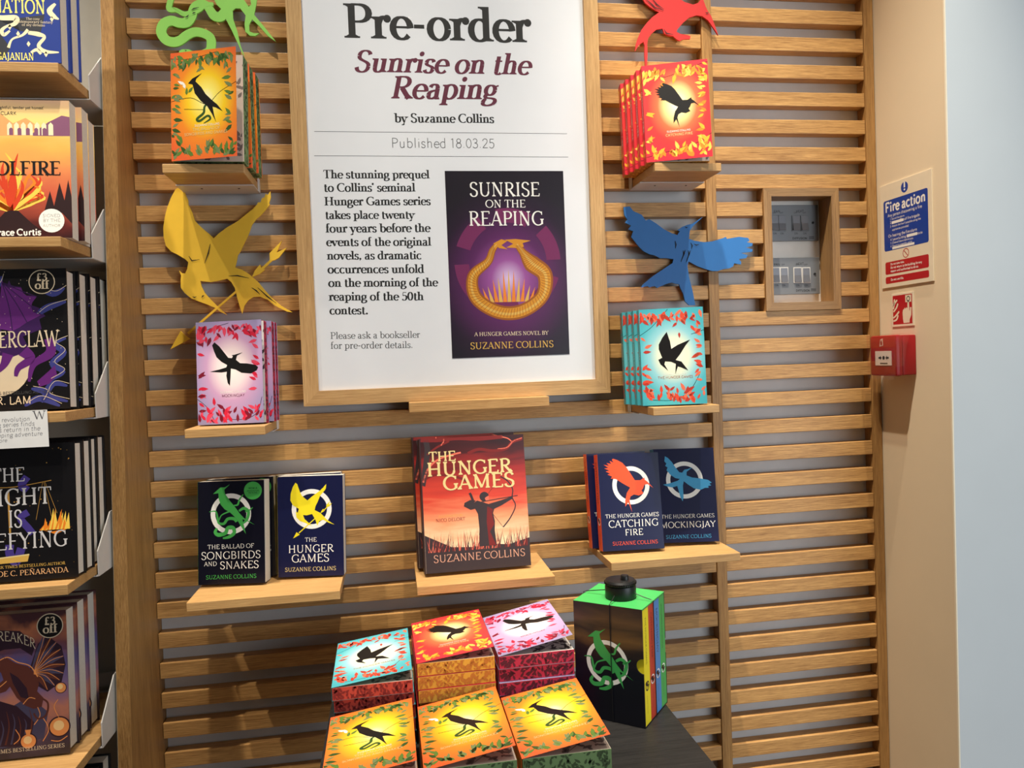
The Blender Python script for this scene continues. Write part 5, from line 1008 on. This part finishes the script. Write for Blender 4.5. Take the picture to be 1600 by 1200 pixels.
# ------------------------------------------------------------------ table, stacks of paperbacks
TZ = .8777
tb = thing('display_table', 'black stained wooden table below the wall, covered with book stacks', 'table', (.654, -.57, 0))
b = MB(); b.box(.357, .951, -.975, -.170, TZ-.030, TZ, BLACKWOOD, .0015); rel(b.build('table_top', tb), tb)
for lx in (.38, .885):
    for ly in (-.950, -.220): b = MB(); b.box(lx, lx+.045, ly, ly+.045, .0, TZ-.0302, BLACKWOOD, .001); rel(b.build('leg', tb), tb)
b = MB(); b.box(.405, .905, -.930, -.20, TZ-.11, TZ-.0304, BLACKWOOD); rel(b.build('apron', tb), tb)
rs = random.Random(21)
def stack(kind, x, y, n, t, rz, opn, names, what):
    for i in range(n):
        top = i == n-1; z = TZ+.0004+(i+1)*(t+.0017)-.0005
        dx, dy, dr = (0, 0, 0) if top else (rs.uniform(-.0012, .0012), rs.uniform(-.001, .003), rs.uniform(-.35, .35))
        if kind == 'game' and not top: dx += .002; dy += .007
        pos = {0: 'topmost'}.get(n-1-i) or ('second from the top', 'third from the top', 'fourth from the top', 'fifth from the top', 'lowest')[min(n-2-i, 4)]
        if i == 0 and n > 1: pos = 'lowest'
        special(kind, what % pos, (x+dx, y+dy, z), (-PI/2, 0, R(rz+dr)), opn if top else .0, names)
stack('game', .3778, -.4040, 5, SPT['game'], .9, 7.5, 'teal paperbacks in the left rear table stack', 'teal paperback, coral page edges, %s in the left rear table stack')
stack('fire', .5139, -.3951, 6, SPT['fire'], 1.0, 7, 'red paperbacks in the middle rear table stack', 'red paperback, yellow page edges, %s in the middle rear table stack')
stack('mock', .6485, -.3990, 6, SPT['mock'], .9, 11, 'mauve paperbacks in the right rear table stack', 'mauve paperback, crimson page edges, %s in the right rear table stack')
stack('song', .3775, -.6130, 2, SPT['song'], .5, 8, 'orange paperbacks in the left front table stack', 'orange paperback lying flat, %s in the left front table stack')
stack('song', .5145, -.6080, 2, SPT['song'], .6, 9, 'orange paperbacks in the middle front table stack', 'orange paperback lying flat, %s in the middle front table stack')
stack('song', .6500, -.6070, 2, SPT['song'], .4, 9, 'orange paperbacks in the right front table stack', 'orange paperback, green page edges, %s in the right front table stack')

# ------------------------------------------------------------------ boxed set with security tag
BH, BW, BT = .200, .1262, .1096
ro_ = -.688
o0 = Vector((.8863, -.4296, TZ+.0006)); cxv = Vector((math.cos(ro_), math.sin(ro_), 0)); cyv = Vector((-math.sin(ro_), math.cos(ro_), 0))
org = o0-cxv*BW
SKY = band_print('print_night_sky', BH, [(0, (12, 13, 24)), (.5, (16, 16, 30)), (.62, (40, 32, 34)), (.7, (104, 76, 48)), (.78, (54, 42, 40)), (.86, (92, 70, 52)), (1, (44, 38, 44))], .3, 9, 30)
GRB = mat('box_green', (66, 168, 86), .4)
bx = thing('slipcase', 'dark slipcase with green top and green bird emblem, right end of the table', 'slipcase', org, (0, 0, ro_))
th = .002; lf = lambda u, v, d: (u*BW, -d, v*BH)
b = MB(); notch = [(BW+.0*j, 0) for j in range(0)]
fp = [(0, 0), (BW, 0), (BW, BH*.455)]+[(BW-.013*math.sin(PI*j/10), BH*.52-.013*math.cos(PI*j/10)) for j in range(11)]+[(BW, BH), (0, BH)]
b.prism(fp, lambda u, v, d: (u, d, v), 0, th, SKY)
ff = lambda u, v, d: (u, -d, v)
emc = (.0605, .1005); eu = 1/BW
for q in ring(emc[0], emc[1], .031, .0385): b.poly(q, ff, LAY, WHITE)
b.poly([(emc[0]+(x-475)*.00025, emc[1]-(y-450)*.00025) for x, y in EM_GRN], ff, 3*LAY, GRB); vines(b, ff, emc[0], emc[1], .00025, GRB)
b.build('front_panel', bx)
b = MB(); b.prism([(u, v) for u, v in fp], lambda u, v, d: (u, d, v), BT-th, BT, SKY); b.build('back_panel', bx)
b = MB(); b.box(0, BW, 0.0002, BT-.0002, BH-th, BH+.0003, GRB); b.build('top_panel', bx)
b = MB(); b.box(0, BW, th, BT-th, 0, th, SKY); b.box(0, th, th, BT-th, th, BH-th, SKY); b.build('closed_side', bx)
tt = (BT-2*th-.0016)/4
for i, (kk, nm, l) in enumerate((('game', YBIRD, 'yellow spined book in the slipcase, nearest its emblem side'), ('fire', mat('spine_scarlet', (196, 66, 46), .4), 'red spined book in the slipcase, between yellow and blue'), ('mock', mat('spine_blue', (74, 134, 196), .4), 'blue spined book in the slipcase, between red and green'), ('song', GRB, 'green spined book in the slipcase, farthest from its emblem side'))):
    r_ = thing('paperback_book', l, 'book', org+cyv*(th+.0004+i*(tt+.0003))+Vector((0, 0, th+.0002))+cxv*(th+.001), (0, 0, ro_), 'books in the slipcase')
    hh = BH-2*th-.0008; ww = BW-th-.0012
    b = MB(); b.box(.0005, ww-.0008, .0005, tt-.0005, .0006, hh-.0006, PAGES); b.build('page_block', r_)
    b = MB(); b.box(0, ww-.0006, 0, .0004, 0, hh, nm); b.box(0, ww-.0006, tt-.0004, tt, 0, hh, nm); b.build('cover', r_)
    b = MB(); b.box(ww-.0006, ww, 0, tt, 0, hh, nm)
    sfn = lambda u, v, d: (ww+d, u, v)
    text(b, {'game': 'THE HUNGER GAMES', 'fire': 'CATCHING FIRE', 'mock': 'MOCKINGJAY', 'song': 'SONGBIRDS AND SNAKES'}[kk], (tt*.36, hh*.93), (tt*.36, hh*.52), 'flare', NAVYD, sfn, LAY)
    for q in ring(tt*.5, hh*(.34 if i else .33), tt*.24, tt*.32, n=18): b.poly(q, sfn, LAY, WHITE if i else NAVYD)
    b.poly(scl(HOVER, 520, 650, .00007, tt*.5, hh*.335, 1), sfn, 2*LAY, NAVYD); text(b, 'SUZANNE COLLINS', (tt*.38, hh*.25), (tt*.38, hh*.09), 'flare', NAVYD, sfn, LAY)
    b.build('spine', r_)
cc = atz(970, 934, TZ+BH)
TC = org+cxv*(BW*.5)+cyv*(BT*.42); zt = TZ+BH+.0014
tg = thing('security_tag', 'round black security tag wired on top of the slipcase', 'security tag', (cc.x, cc.y, zt), (0, 0, ro_))
b = MB(); b.lathe([(.0262, 0), (.0270, .002), (.0270, .020), (.0262, .0225), (.0250, .023)], 0, 0, BLACKPL); smooth_by_angle(b.build('body', tg))
b = MB(); b.lathe([(.0258, .0232), (.0272, .0245), (.0272, .0285), (.0250, .0315), (.0180, .033)], 0, 0, BLACKPL)
for j in range(48):
    a_ = 2*PI*j/48; b.box(-.0006, .0006, -.0006, .0006, .0248, .0284, BLACKPL)
    for q in range(8): vx, vy, vz = b.v[-8+q]; b.v[-8+q] = (vx+.0274*math.cos(a_), vy+.0274*math.sin(a_), vz)
smooth_by_angle(b.build('ratchet_ring', tg))
b = MB(); b.lathe([(.0072, .0331), (.0072, .0395), (.0060, .0412), (.003, .0418)], .010, -.004, BLACKPL, 24); smooth_by_angle(b.build('button', tg))
tl = Vector((cc.x, cc.y, 0)); loc2 = Vector(((tl-org).dot(cxv), (tl-org).dot(cyv)))
b = MB()
x_, y_ = loc2.x, loc2.y
e_ = .0022
for pts in ([(x_, y_-.026, .010), (x_, .004, .0030), (x_, -e_, .0014), (x_, -e_, -BH+.002)], [(x_-.026, y_, .010), (.004, y_, .0030), (-e_, y_, .0014), (-e_, y_, -BH+.002)], [(x_+.026, y_, .010), (x_+.045, y_, .0045), (BW-.003, y_, .0028), (BW+e_, y_, .0014), (BW+e_, y_, -BH+.002)], [(x_, y_+.026, .010), (x_, BT-.004, .003), (x_, BT+e_, .0014), (x_, BT+e_, -BH+.002)]):
    b.tube([(p[0]-x_, p[1]-y_, p[2]) for p in pts], .0008, BLACKPL, 6)
b.build('wire', tg)
